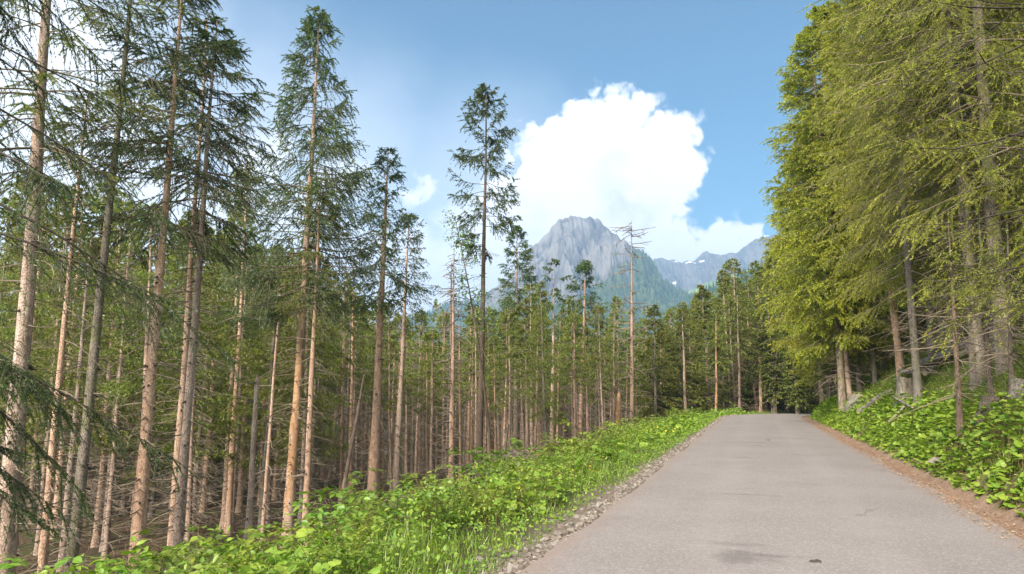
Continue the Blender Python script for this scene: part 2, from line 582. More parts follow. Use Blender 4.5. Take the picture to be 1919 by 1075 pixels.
def grid_faces(nu, nv):
    i = np.arange(nu - 1)[:, None] * nv
    j = np.arange(nv - 1)[None]
    return np.stack([i + j, i + j + 1, i + nv + j + 1, i + nv + j], -1).reshape(-1, 4)


def build_ground():
    ts = np.concatenate([np.arange(-14, 62, .4), np.arange(62, 130, 1.5), np.geomspace(130, 2600, 24)])
    qa = np.concatenate([np.arange(0, 9, .22), np.arange(9, 60, 1.2), np.geomspace(60, 1800, 20)])
    qs = np.concatenate([-qa[:0:-1], qa])
    Q, T = np.meshgrid(qs, ts)
    X, Y = xy(Q, T)
    Z = hq(Q, T)
    mb = MB()
    mb.add(np.stack([X, Y, Z], -1), grid_faces(len(ts), len(qs))[:, ::-1], 0, True)
    o = mb.build('ground', [ground_mat()])
    attr(o.data, 'q', Q)
    set_kind(o, 'structure')
    # road: a thin asphalt sheet with slightly ragged edges
    ts = np.arange(-14, 110, .25)
    us = np.concatenate([[-1.0, -1.0], np.linspace(-1, 1, 13), [1.0, 1.0]])
    U, T = np.meshgrid(us, ts)
    wl = HALF + .10 * fbm(ts / 1.7, ts * 0, 4, 3)
    wr = HALF + .10 * fbm(ts / 1.9, ts * 0 + 7, 4, 8)
    Q = np.where(U > 0, U * wl[:, None], U * wr[:, None])
    X, Y = xy(Q, T)
    Z = road_z(T) + .03 * (1 - np.abs(U) ** 2)
    Z[:, 0] -= .06
    Z[:, -1] -= .06
    mb = MB()
    mb.add(np.stack([X, Y, Z], -1), grid_faces(len(ts), len(us))[:, ::-1], 0, True)
    o = mb.build('road', [road_mat()])
    attr(o.data, 'q', Q)
    attr(o.data, 't', T)
    set_kind(o, 'structure')


build_ground()

# ------------------------------------------------------------------ mountains


def mountain_mat(name, rock0, rock1, veg0, veg1, snow=0.0, veg_top=0.0, veg_soft=60.0, sc_=1.0, veg_x=None):
    m, w = material(name)
    geo = w.n('ShaderNodeNewGeometry')
    pos = geo.outputs['Position']
    sp = w.n('ShaderNodeSeparateXYZ', {0: pos})
    nz = w.n('ShaderNodeSeparateXYZ', {0: geo.outputs['Normal']}).outputs[2]
    n = w.noise(w.vmath('MULTIPLY', pos, (1, .6, .35)), .02 * sc_, 7, .68)
    n2 = w.noise(pos, .006 * sc_, 5, .6)
    n3 = w.noise(pos, .05 * sc_, 5, .7)
    rock = w.mix(w.smooth(n, .36, .62), rock0, rock1)
    crack = w.noise(w.vmath('MULTIPLY', pos, (1, .7, .16)), .034 * sc_, 6, .7)
    rock = w.mix(w.math('MULTIPLY', w.smooth(crack, .46, .33), .75), rock, tuple(x * .45 for x in rock0))
    veg = w.mix(w.smooth(n3, .35, .65), veg0, veg1)
    hgt = w.math('ADD', sp.outputs['Z'], w.math('MULTIPLY', w.math('SUBTRACT', n2, .5), veg_soft * 8))
    hgt = w.math('ADD', hgt, w.math('MULTIPLY', w.math('SUBTRACT', .62, nz), veg_soft * 3.2))
    if veg_x:                                  # the greener shoulder on one side of the peak
        hgt = w.math('SUBTRACT', hgt, w.math('MULTIPLY', w.math('MAXIMUM', w.math('SUBTRACT', sp.outputs['X'], veg_x[0]), 0), veg_x[1]))
    f = w.smooth(hgt, veg_top + veg_soft * .5, veg_top - veg_soft * .5)
    c = w.mix(f, rock, veg)
    if snow:
        sf = w.math('MULTIPLY', w.smooth(w.noise(w.vmath('MULTIPLY', pos, (.55, 1, 1.5)), .008 * sc_, 4, .6), 1 - snow, 1 - snow + .03),
                    w.smooth(nz, .35, .5))
        c = w.mix(sf, c, (.8, .82, .85))
    b = w.n('ShaderNodeBump', {'Strength': .8, 'Distance': 22, 'Height': n})
    p = w.n('ShaderNodeBsdfPrincipled', {'Base Color': c, 'Roughness': .95, 'Normal': b.outputs[0]})
    p.inputs['Specular IOR Level'].default_value = 0.1
    finish(w, p.outputs[0])
    return m


def massif(name, sil, D, depth, mat, amp, base=-14.0, front=1.0, nx=260, ny=120, seed=1, cliff=0.55, pexp=1.3, xs=220.0, rough=1.0):
    """A mountain whose crest stands D metres away; both flanks fall away over `depth` metres with gullies and buttresses."""
    sil = np.array([[at(px, py, D)[0], at(px, py, D)[2]] for px, py in sil])
    x = np.linspace(sil[0, 0], sil[-1, 0], nx)
    v = np.linspace(-1, 1, ny)                     # -1 foot nearest the camera, 0 crest, 1 far foot
    Xg, Vg = np.meshgrid(x, v)
    top = np.interp(x, sil[:, 0], sil[:, 1])
    ends = np.clip(np.minimum(np.arange(nx), np.arange(nx)[::-1]) / (nx * .10), 0, 1)
    top = base + (top - base) * ends * ends * (3 - 2 * ends)
    top = top + rough * (fbm(x / 26, x * 0, 4, seed + 3, .6) * .018 * (top - base))
    wander = fbm(x / 420, x * 0 + 3, 3, seed) * depth * .22
    reach = depth * (1 + .35 * fbm(x / 300, x * 0 + 9, 3, seed + 5))
    Yg = D + wander[None] + Vg * reach[None]
    top = EYE[2] + (top - EYE[2]) * (D + wander) / D
    a = np.abs(Vg)
    gul = ridged(Xg / xs, Yg / (xs * 2.6), 5, seed + 11) - .55
    prof = np.where(a < .35, 1 - (a / .35) ** pexp * cliff, (1 - cliff) * (1 - (a - .35) / .65) ** 1.35)
    Z = base + (top[None] - base) * prof
    env = np.clip(a * 6, 0, 1) * np.clip((1 - a) * 3, 0, 1)
    Z = Z + env * (gul * amp + amp * .5 * fbm(Xg / 55, Yg / 70, 6, seed + 21, .65))
    P = np.stack([Xg * (D + wander[None]) / D, Yg, np.maximum(Z, base - 1)], -1)
    mb = MB()
    mb.add(P, grid_faces(ny, nx), 0, False)
    o = mb.build(name, [mat])
    set_kind(o, 'structure')
    return P


def conifer_cover(mb, P, rng, n, hmin, hmax, lo, hi, keep, mat=0, face=True):
    """small cone-shaped far trees over a mountain flank"""
    ny, nx = P.shape[:2]
    half = P[:ny // 2 + 1] if face else P
    i = rng.integers(0, half.shape[0] - 1, n)
    j = rng.integers(0, nx - 1, n)
    u, v = rng.random(n)[:, None], rng.random(n)[:, None]
    p = (half[i, j] * (1 - u) + half[i + 1, j] * u) * (1 - v) + (half[i, j + 1] * (1 - u) + half[i + 1, j + 1] * u) * v
    dens = keep(p)
    ok = (rng.random(n) < dens) & (p[:, 2] > lo) & (p[:, 2] < hi)
    p = p[ok]
    m = len(p)
    h = rng.uniform(hmin, hmax, m)
    k = 5
    a = np.arange(k) * 2 * math.pi / k
    tv = np.concatenate([np.stack([np.cos(a) * .17, np.sin(a) * .17, a * 0 - .05], -1), [[0, 0, 1.0]]])
    tf = [(c, (c + 1) % k, k) for c in range(k)]
    az = rng.uniform(0, 6.28, m)
    stamp(mb, tv, tf, basis(az, az * 0, az * 0), p, h, mat)


def build_mountains():
    rng = np.random.default_rng(4)
    m1 = mountain_mat('mountain_rock', (.072, .070, .070), (.185, .176, .168), (.035, .060, .025), (.085, .11, .042), 0, 235, 45, 1.0, (150.0, .95))
    sil = [(330, 710), (430, 680), (540, 655), (640, 632), (720, 612), (800, 592), (860, 570), (900, 556), (945, 530), (972, 500), (985, 474), (1000, 456), (1018, 444), (1028, 434), (1036, 420), (1046, 408), (1060, 406),
           (1075, 403), (1090, 405), (1107, 406), (1124, 414), (1138, 428), (1150, 437), (1165, 449), (1188, 463), (1205, 470), (1218, 483),
           (1230, 505), (1245, 528), (1270, 545), (1300, 560), (1340, 585), (1400, 600), (1500, 620), (1620, 660)]
    P1 = massif('mountain', sil, 2000, 760, m1, 125, seed=2, cliff=.66, nx=520, ny=190, xs=105, rough=1.7)
    m2 = mountain_mat('ridge_rock', (.075, .074, .073), (.13, .128, .125), (.07, .10, .045), (.15, .18, .07), .37, 330, 40, .7)
    sil = [(1100, 600), (1180, 520), (1226, 482), (1240, 480), (1250, 487), (1262, 486), (1275, 492), (1290, 489), (1302, 489), (1312, 477), (1325, 470), (1336, 474), (1350, 477),
           (1365, 472), (1376, 474), (1392, 464), (1410, 453), (1425, 445), (1445, 440), (1500, 430), (1600, 470), (1750, 560)]
    massif('mountain_ridge', sil, 3000, 900, m2, 110, seed=9, cliff=.42, nx=300, ny=110, xs=200)
    m3 = mountain_mat('meadow', (.16, .20, .07), (.24, .25, .11), (.10, .16, .05), (.20, .25, .08), 0, 400, 60, .7)
    sil = [(1180, 600), (1230, 568), (1270, 552), (1300, 540), (1330, 527), (1360, 516), (1400, 505), (1450, 490), (1520, 480), (1620, 500), (1760, 600)]
    massif('hill', sil, 2250, 420, m3, 18, seed=15, cliff=.30, nx=140, ny=60, xs=180, rough=.3)
    m4 = mountain_mat('forested_hill', (.03, .05, .02), (.05, .075, .03), (.025, .045, .02), (.05, .08, .03), 0, 900, 60)
    sil = [(1225, 640), (1260, 600), (1290, 572), (1320, 560), (1350, 543), (1380, 530), (1410, 514), (1450, 500), (1520, 480), (1620, 480), (1760, 500), (1950, 600)]
    P4 = massif('hill', sil, 1150, 330, m4, 22, seed=21, cliff=.36, nx=160, ny=70, xs=120, rough=.4)
    mb = MB()

    def k1(p):
        n = fbm(p[:, 0] / 150, p[:, 2] / 260, 4, 77)
        lim = 265 + 170 * n + .55 * np.clip(p[:, 0] - 150, 0, 250)
        return np.where(p[:, 2] < lim, np.where(p[:, 2] < 300, .85, .35), .0)
    conifer_cover(mb, P1, rng, 38000, 9, 19, -20, 520, k1)
    conifer_cover(mb, P4, rng, 5000, 14, 26, -20, 400, lambda p: np.full(len(p), .9))
    o = mb.build('forest', [leaf_mat('far_conifers', ((.030, .052, .022), (.055, .085, .03), (.09, .115, .045)), .01, .2, .0, .1)])
    set_kind(o, 'stuff')
    o['label'] = 'dark conifer forest covering the lower flanks of the far mountains'
    o['category'] = 'forest'


build_mountains()

# ------------------------------------------------------------------ trees
PX1024 = 683.0


class Tree:
    def __init__(self):
        self.trunk, self.crown = MB(), MB()


TR_M = lambda bark='bark': [M[bark], M['twig'], M['bare_wood'], M['twig_dark']]
CR_M = lambda needle='needle_mid', limb='twig': [M[limb], M[needle], M[needle + '_tip']]


def trunk_curve(rng, H, lean, wob=.012):
    ph = rng.uniform(0, 6.28, 4)

    def C(z):
        z = np.asarray(z, float)
        u = z / H
        wx = wob * H * .25 * (np.sin(u * 5 + ph[0]) - math.sin(ph[0])) * .5 + wob * H * .08 * np.sin(u * 13 + ph[1])
        wy = wob * H * .25 * (np.sin(u * 4 + ph[2]) - math.sin(ph[2])) * .5 + wob * H * .08 * np.sin(u * 11 + ph[3])
        return np.stack([lean[0] * u + wx, lean[1] * u + wy, z], -1)
    return C


def grow_trunk(T, C, H, r0, rng, top=None, k=10, strip=None, pw=.85, flare=.5):
    top = top or H
    n = 46 if strip else 26
    z = np.linspace(-.6, top, n)
    r = r0 * np.clip(1 - np.maximum(z, 0) / H, 0.0, 1) ** pw + .012
    r = r * (1 + flare * np.exp(-np.maximum(z, 0) / .3))
    r = r * (1 + .05 * rng.standard_normal(n))
    if top < H:
        r[-1] *= .35
    P = C(z)
    a0 = len(T.trunk.f)
    tubes(T.trunk, P[None], r[None], k, 0)
    if strip:
        f, _, s = T.trunk.f[a0]
        ring = np.arange(len(f)) // k
        ang = np.arange(len(f)) % k
        zz = z[ring]
        edge = strip[1] + 1.0 * np.sin(ang * 1.3 + 1) + .5 * np.sin(ang * 3.1)
        m = np.where((zz > strip[0] + .6 * np.sin(ang * 2.1)) & (zz < edge), 2, 0)
        m = np.where((m == 2) & (rng.random(len(f)) < .07), 0, m)
        T.trunk.f[a0] = (f, m, s)

    def R(zz):
        return r0 * np.clip(1 - np.maximum(zz, 0) / H, 0, 1) ** pw + .012
    return R


def dead_branches(T, C, R, rng, z0, z1, n, length, d, subs=3, down=.12, mat=1, curl=0.0):
    n = int(n)
    if n <= 0:
        return
    z = rng.uniform(z0, z1, n)
    az = rng.uniform(0, 6.283, n)
    L = length * rng.uniform(.25, 1.0, n) ** 1.3
    u = np.linspace(0, 1, 5)[None]
    b = C(z)
    bendy = rng.normal(0, .25, n)[:, None]
    aa = az[:, None] + bendy * u
    rad = L[:, None] * u + R(z)[:, None] * .6
    dz = L[:, None] * (rng.normal(-down, .12, n)[:, None] * u + (rng.normal(-.10, .15, n) + curl)[:, None] * u * u)
    P = np.stack([b[:, :1] + rad * np.cos(aa), b[:, 1:2] + rad * np.sin(aa), b[:, 2:3] + dz], -1)
    rmin = .22 * d / PX1024
    r = np.maximum((.010 * L ** .5 + .004)[:, None] * (1 - .8 * u), rmin * (1 - .45 * u))
    tubes(T.trunk, P, r, 3, mat, False)
    if subs:
        ii = np.repeat(np.arange(n), subs)
        uu = rng.uniform(.25, .95, len(ii))
        k = uu * 4
        k0 = np.minimum(k.astype(int), 3)
        fr = (k - k0)[:, None]
        p0 = P[ii, k0] * (1 - fr) + P[ii, k0 + 1] * fr
        dirv = norm(P[ii, k0 + 1] - P[ii, k0])
        side = norm(np.cross(dirv, np.array((0, 0, 1.0)))) * np.where(rng.random(len(ii)) < .5, -1, 1)[:, None]
        dd = norm(dirv * .6 + side * .8 + np.array((0, 0, -.25)) + rng.normal(0, .2, (len(ii), 3)))
        l = (L[ii] * rng.uniform(.15, .42, len(ii)))[:, None, None]
        w = np.linspace(0, 1, 3)[None, :, None]
        Q = p0[:, None] + dd[:, None] * l * w + np.array((0, 0, -.12)) * l * w * w
        rr = np.maximum(.004, rmin * .6) * (1 - .5 * w[..., 0]) * np.ones((len(ii), 1))
        tubes(T.trunk, Q, rr, 3, mat, False)


def knots(T, C, R, rng, z0, z1, n):
    n = int(n)
    if n <= 0:
        return
    z = np.sort(rng.uniform(z0, z1, n))
    z = np.round(z / .42) * .42 + rng.normal(0, .03, n)
    az = rng.uniform(0, 6.283, n)
    b = C(z)
    u = np.linspace(0, 1, 2)[None]
    r = R(z)[:, None] * .85 + rng.uniform(.05, .12, n)[:, None] * u
    P = np.stack([b[:, :1] + r * np.cos(az)[:, None], b[:, 1:2] + r * np.sin(az)[:, None], b[:, 2:3] - .03 * u + 0 * r], -1)
    tubes(T.trunk, P, np.broadcast_to(np.array((.026, .008)), (n, 2)), 4, 3, False)


def crown(T, C, R, rng, cs, H, Rad, d, cover=1.4, spacing=.33, per=5, sec=17, a_top=.45, a_bot=-.22, droop=.35, up=.22,
          hang=.45, shape=.85, skip=.12, az_bias=None, minu=.22, base_ramp=.55, ztop=None, limb_r=1.0, twigs=None):
    ztop = ztop or H
    nl = max(3, int((ztop - cs) / spacing))
    z = np.repeat(cs + (np.arange(nl) + rng.uniform(-.3, .3, nl)) * spacing, per)
    z = np.concatenate([z, ztop - rng.uniform(.04, .9, per * 4)])
    z = z + rng.normal(0, .06, len(z))
    keep = (rng.random(len(z)) > skip) & (z < ztop - .04)
    z = z[keep]
    nb = len(z)
    az = rng.uniform(0, 6.283, nb)
    w = np.clip((z - cs) / (H - cs), 0, 1)
    L = Rad * (1 - w) ** shape * np.minimum(1, base_ramp + w * 2.2) * rng.uniform(.62, 1.12, nb) + np.minimum(.14 + .05 * Rad, .05 + .30 * (ztop - z))
    if az_bias is not None:
        L = L * np.clip(1 + az_bias[1] * np.cos(az - az_bias[0]), .1, 3)
    L = np.minimum(L, .10 + .62 * (ztop - z))
    a = a_bot + (a_top - a_bot) * w ** 1.4 + rng.normal(0, .09, nb)
    n = 6
    u = np.linspace(0, 1, n)[None]
    b = C(z)
    aa = az[:, None] + rng.normal(0, .14, nb)[:, None] * u
    rad = L[:, None] * u
    dr = (droop * (1 - w * .5) * rng.uniform(.6, 1.3, nb))[:, None]
    dz = L[:, None] * (a[:, None] * u - dr * u ** 1.8 + (up * rng.uniform(.5, 1.4, nb))[:, None] * u ** 3.2)
    A = np.stack([b[:, :1] + rad * np.cos(aa), b[:, 1:2] + rad * np.sin(aa), b[:, 2:3] + dz], -1)
    rmin = .20 * d / PX1024
    rr = np.maximum((.0085 * L + .005)[:, None] * (1 - .85 * u) * limb_r, rmin * (1 - .6 * u))
    tubes(T.crown, A, rr, 4 if d < 25 else 3, 0, True)
    # secondary shoots
    S = int(sec)
    ii = np.repeat(np.arange(nb), S)
    pk = np.clip(L[ii] / (Rad * .55), .25, 1)
    ii = ii[rng.random(len(ii)) < pk]
    m = len(ii)
    uu = minu + (1 - minu) * rng.random(m) ** .8
    k = uu * (n - 1)
    k0 = np.minimum(k.astype(int), n - 2)
    fr = (k - k0)[:, None]
    p0 = A[ii, k0] * (1 - fr) + A[ii, k0 + 1] * fr
    tan = norm(A[ii, k0 + 1] - A[ii, k0])
    side = norm(np.cross(tan, np.array((0, 0, 1.0)))) * np.where(rng.random(m) < .5, -1, 1)[:, None]
    sl = (L[ii] * .34 * (1.2 - uu) + .10 + .05 * Rad) * rng.uniform(.6, 1.3, m)
    hg = hang * rng.uniform(.2, 1.3, m)
    dirv = norm(tan * .65 + side * .75 * rng.uniform(.4, 1.1, m)[:, None] + np.array((0, 0, -1.0)) * hg[:, None])
    e = p0 + dirv * sl[:, None] + np.array((0, 0, -1.0)) * (hg * sl * .45)[:, None]
    mid = p0 + dirv * (sl * .5)[:, None]
    # the outer half of each limb carries needles too
    p0 = np.concatenate([p0, A[:, 3]])
    mid = np.concatenate([mid, A[:, 4]])
    e = np.concatenate([e, A[:, 5]])
    m = len(p0)
    if twigs if twigs is not None else d < 22:
        Q = np.stack([p0, mid, e], 1)
        tubes(T.crown, Q, np.broadcast_to(np.maximum(np.array((.0045, .003, .0015)), rmin * .5), (m, 3)), 3, 0, False)
    ln = max(.042, 2.1 * d / PX1024)
    wd = max(.012, .80 * d / PX1024)
    area = cover * (ztop - cs) * Rad
    q = int(max(3, min(60, area / (ln * wd * .5) / m)))
    v = rng.random((m, q))
    P0, PM, PE = p0[:, None], mid[:, None], e[:, None]
    vv = v[..., None]
    B = P0 * (1 - vv) ** 2 + 2 * PM * vv * (1 - vv) + PE * vv ** 2
    sd = norm(e - p0)[:, None]
    dv = norm(sd * .75 + rng.normal(0, .55, (m, q, 3)) + np.array((0, 0, -.12)))
    wv = norm(np.cross(dv, rng.normal(0, 1, (m, q, 3)))) * (wd * .5 * rng.uniform(.7, 1.3, (m, q, 1)))
    tip = B + dv * (ln * rng.uniform(.6, 1.25, (m, q, 1)))
    V = np.stack([B - wv, B + wv, tip], 2).reshape(-1, 3)
    fresh = np.concatenate([uu, np.full(nb, .95)])[:, None] * .55 + v * .75 + rng.normal(0, .16, (m, 1)) + rng.normal(0, .10, (m, q))
    T.crown.add(V, np.arange(len(V)).reshape(-1, 3), np.where(fresh.ravel() > .92, 2, 1).astype(np.int32), False)


def make_tree(name, label, cat, T, loc, bark='bark', needle='needle_mid', limb='twig', group=None, rz=0.0):
    e = bpy.data.objects.new(name, None)
    e.empty_display_size = .3
    COL.objects.link(e)
    e.location = loc
    e.rotation_euler = (0, 0, rz)
    e['label'], e['category'] = label, cat
    if group:
        e['group'] = group
    if T.trunk.n:
        T.trunk.build('trunk', TR_M(bark), e)
    if T.crown.n:
        T.crown.build('crown', CR_M(needle, limb), e)
    return e


def dup(e, loc, rz, scale, label=None, group=None):
    c = e.copy()
    COL.objects.link(c)
    c.location, c.rotation_euler, c.scale = loc, (0, 0, rz), scale
    if label:
        c['label'] = label
    if group:
        c['group'] = group
    for ch in e.children:
        k = ch.copy()
        COL.objects.link(k)
        k.parent = c
    return c


USED = []                                   # trunk positions already taken


def hero(name, label, base, d, top, r_px, cs_y, Rad, seed, cat='tree', bark='bark', needle='needle_mid', limb='twig', strip=None,
         dead=26, dlen=.9, snag=None, kn=None, tilt=None, subs=3, crown_kw=None, group=None, curl=0.0, dead_top=None):
    """One tree of the photograph: base / top pixels, distance d, trunk width in pixels, crown start as a pixel row."""
    rng = np.random.default_rng(seed)
    b = at(base[0], base[1], d)
    gz = float(G(b[0], d))
    foot = np.array((b[0], d, gz))
    tp = at(top[0], top[1], d)
    # carry the lean from the visible part down to the ground
    H = tp[2] - gz
    slope = (tp[0] - b[0]) / max(tp[2] - b[2], .5)
    foot[0] = b[0] + slope * (gz - b[2])
    lean = (tp[0] - foot[0], 0.0)
    C = trunk_curve(rng, H, lean, .008)
    T = Tree()
    r0 = r_px * .43 * d / F
    st = None
    if strip:
        st = (at(base[0], strip[0], d)[2] - gz, at(base[0], strip[1], d)[2] - gz)
    R = grow_trunk(T, C, H * (1.6 if snag else 1), r0, rng, top=H, strip=st, k=12 if d < 25 else 9)
    cs = at(base[0], cs_y, d)[2] - gz if cs_y is not None else H
    knots(T, C, R, rng, .2, cs, kn if kn is not None else max(0, cs * 4) if d < 32 else 0)
    dead_branches(T, C, R, rng, .8, (dead_top or 1.0) * (cs if cs_y is not None else H) * .99, dead, dlen, d * (2.0 if cs_y is None else 1), subs, curl=curl)
    if cs_y is not None:
        crown(T, C, R, rng, cs, H, Rad, d, **(crown_kw or {}))
    USED.append((foot[0], foot[1]))
    return make_tree(name, label, cat, T, foot, bark, needle, limb, group)


def build_heroes():
    S = dict
    hero('spruce_tree', 'thickest pale grey trunk at far edge of left forest, rising behind dark boughs', (30, 760), 11.0, (118, -420), 40, 330, 1.9, 101,
         bark='bark', needle='needle_mid', dead=46, dlen=1.3, crown_kw=S(cover=1.59, spacing=.5, hang=.5))
    hero('bare_trunk', 'thin orange peeled pole close beside the thickest grey trunk', (36, 800), 11.6, (66, 420), 10, None, 0, 102, bark='bare_wood', dead=4, snag=1, kn=10)
    hero('spruce_tree', 'slim pinkish trunk between thickest grey trunk and mossy greyish trunk', (97, 880), 12.6, (165, 180), 17, 430, 1.3, 103,
         dead=60, dlen=1.2, crown_kw=S(cover=1.49, spacing=.5, hang=.5))
    hero('spruce_tree', 'mossy greyish trunk with sparse crown leaving the top of the photo', (152, 880), 12.4, (262, -160), 23, 230, 1.4, 104,
         bark='bark_grey', dead=70, dlen=1.2, crown_kw=S(cover=1.27, spacing=.5, hang=.5))
    hero('spruce_tree', 'tall knotty pink brown trunk with wide loose dark green crown', (262, 960), 13.2, (345, -70), 27, 430, 2.1, 105,
         bark='bark', needle='needle_dark', dead=80, dlen=1.3, crown_kw=S(cover=2.65, spacing=.34, hang=.55, base_ramp=.5))
    hero('spruce_tree', 'right trunk of the close twin pair, carrying a broad ragged dark crown', (341, 900), 14.2, (408, 40), 21, 400, 2.32, 106,
         needle='needle_dark', dead=90, dlen=1.2, crown_kw=S(cover=2.44, spacing=.34, hang=.55))
    hero('spruce_tree', 'left slimmer trunk of the close twin pair', (331, 900), 14.9, (388, 20), 16, 330, 1.83, 107,
         needle='needle_dark', dead=60, dlen=1.1, crown_kw=S(cover=1.91, spacing=.4, hang=.5))
    hero('spruce_tree', 'tall full cone spruce with orange bark stripped off its lower trunk', (543, 945), 21.0, (600, 14), 22, 575, 2.75, 108,
         bark='bark', needle='needle_dark', strip=(935, 665), dead=110, dlen=1.5, subs=4,
         crown_kw=S(cover=3.75, spacing=.28, per=6, sec=20, hang=.8, droop=.30, up=.42, shape=1.0, a_top=.35, a_bot=-.1, base_ramp=.7))
    hero('spruce_tree', 'thin reddish flaking trunk just right of the stripped cone spruce', (573, 980), 20.0, (600, 330), 15, 600, 1.34, 109, bark='bark_red',
         needle='needle_mid', dead=60, dlen=1.1, crown_kw=S(cover=1.49, spacing=.42))
    hero('bare_trunk', 'pale pointed snag standing alone before the dark forest gap', (466, 980), 15.5, (482, 702), 14, None, 0, 110, bark='bark', dead=9, dlen=.5, snag=1, kn=12)
    hero('bare_trunk', 'thin pale dead pole left of the stripped cone spruce', (497, 930), 21, (523, 590), 7, None, 0, 111, bark='bark', dead=16, dlen=.8, snag=1, kn=12)
    hero('spruce_tree', 'dark pointed spruce with bare knotty red trunk right of cone spruce', (697, 930), 24.0, (729, 276), 22, 560, 1.77, 112, bark='bark_red',
         needle='needle_dark', dead=70, dlen=1.1, crown_kw=S(cover=2.55, spacing=.3, per=5, hang=.7, up=.35, shape=1.0))
    hero('spruce_tree', 'thinner spruce with sparse wispy top beside the dark pointed one', (742, 900), 29, (768, 396), 14, 600, 1.59, 113, needle='needle_dark',
         dead=60, dlen=1.0, crown_kw=S(cover=1.59, spacing=.36, hang=.6))
    hero('dead_spruce', 'orange barked dead trunk with a bare twiggy top', (846, 862), 33, (850, 470), 13, None, 0, 114, bark='bark_red', dead=150, dlen=1.1, kn=0, curl=.1)
    hero('spruce_tree', 'tall lone spruce with layered dark tufts standing out against the white cloud', (899, 848), 36, (911, 156), 15, 455, 2.13, 115,
         bark='bark_dark', needle='needle_dark', limb='twig_dark', dead=40, dlen=1.3,
         crown_kw=S(sec=22, cover=3.75, spacing=.5, per=4, hang=.75, droop=.42, up=.42, shape=.34, skip=.12, a_top=.35, a_bot=-.05, base_ramp=.55))
    hero('spruce_tree', 'dense dark pointed spruce left of the mountain peak', (966, 830), 62, (970, 424), 12, 650, 3.29, 116, needle='needle_dark', dead=20, dlen=1.3,
         crown_kw=S(cover=3.61, spacing=.42, per=6, hang=.5, up=.3, shape=.8))
    hero('spruce_tree', 'ragged thin topped spruce before the left flank of the peak', (1034, 828), 55, (1038, 485), 10, 640, 2.68, 117, needle='needle_dark', dead=50, dlen=1.6,
         crown_kw=S(cover=1.59, spacing=.65, per=4, hang=.6, shape=.35, skip=.3))
    hero('spruce_tree', 'narrow spruce with dense dark top before the foot of the peak', (1086, 822), 55, (1098, 486), 10, 615, 2.44, 118, needle='needle_dark', dead=40, dlen=1.2,
         crown_kw=S(cover=3.40, spacing=.4, per=6, hang=.6, shape=.5))
    hero('dead_spruce', 'tall red dead spruce with curled bare branches at its top', (1184, 806), 50, (1184, 412), 10, None, 0, 119, bark='bark_red', dead=120, dlen=1.9, kn=0, subs=3, curl=.22)
    # needleless curled crown of the same kind of dead tree
    hero('dead_spruce', 'bare grey dead spruce, left of the lone layered one', (842, 800), 45, (846, 488), 9, None, 0, 120, bark='bark_grey', dead=110, dlen=1.3, kn=0, subs=2)
    hero('dead_spruce', 'slender bare dead spruce left of the thin sparse pair', (657, 860), 40, (662, 470), 9, None, 0, 121, bark='bark', dead=110, dlen=1.2, kn=0, subs=2)
    hero('spruce_tree', 'wispy spruce with drooping thin crown left of cone spruce', (432, 900), 27, (466, 300), 13, 640, 2.32, 122, needle='needle_mid', dead=50, dlen=1.2,
         crown_kw=S(cover=2.12, spacing=.36, hang=.8, shape=.7))
    hero('spruce_tree', 'straight brown trunk behind the pale pointed snag, crown joined with neighbours', (425, 890), 31, (452, 380), 14, 620, 2.07, 123, needle='needle_mid', dead=60, dlen=1.1,
         crown_kw=S(cover=2.34, spacing=.4, hang=.6))
    hero('bare_trunk', 'broken grey stub among the straight trunks, left of the brush pile', (650, 880), 31, (683, 700), 9, None, 0, 124, bark='bark_red', dead=10, dlen=.6, snag=1, kn=0)
    hero('bare_trunk', 'short broken pale stub above the brush pile', (944, 860), 34, (952, 792), 9, None, 0, 125, bark='bark_grey', dead=3, dlen=.4, snag=1, kn=0)
    hero('bare_trunk', 'pale broken snag near the road bend, forest edge', (1357, 765), 66, (1356, 700), 8, None, 0, 126, bark='bark_grey', dead=14, dlen=1.2, snag=1, kn=0)
    hero('bare_trunk', 'rotten orange broken trunk at the forest edge, base splintered', (1158, 808), 48, (1160, 735), 15, None, 0, 127, bark='bare_wood', dead=6, dlen=.7, snag=1, kn=0)
    hero('bare_trunk', 'grey broken snag without top in front of the dark forest', (1117, 820), 50, (1117, 700), 9, None, 0, 128, bark='bark_grey', dead=10, dlen=.7, snag=1, kn=0)


build_heroes()

# ---- spruces whose trunks stand outside the frame and reach in with their boughs


def edge_spruce(label, x, y, H, r0, cs, Rad, d, seed, bias, needle, **kw):
    rng = np.random.default_rng(seed)
    T = Tree()
    C = trunk_curve(rng, H, (0, 0), .006)
    R = grow_trunk(T, C, H, r0, rng)
    knots(T, C, R, rng, .3, cs, 20)
    dead_branches(T, C, R, rng, .6, cs + 3, 40, 1.4, d, 4)
    crown(T, C, R, rng, cs, H, Rad, d, az_bias=bias, **kw)
    USED.append((x, y))
    return make_tree('spruce_tree', label, 'tree', T, (x, y, float(G(x, y))), 'bark_dark', needle, 'twig_dark')


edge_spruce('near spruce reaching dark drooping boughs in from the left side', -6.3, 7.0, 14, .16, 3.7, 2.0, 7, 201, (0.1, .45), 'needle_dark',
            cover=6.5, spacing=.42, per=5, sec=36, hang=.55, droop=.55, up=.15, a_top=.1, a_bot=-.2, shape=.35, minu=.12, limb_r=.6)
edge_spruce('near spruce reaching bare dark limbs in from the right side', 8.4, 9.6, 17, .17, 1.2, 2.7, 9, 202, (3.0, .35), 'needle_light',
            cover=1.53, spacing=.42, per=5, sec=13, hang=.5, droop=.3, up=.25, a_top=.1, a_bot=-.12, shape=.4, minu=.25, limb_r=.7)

# ---- repeated forest spruces


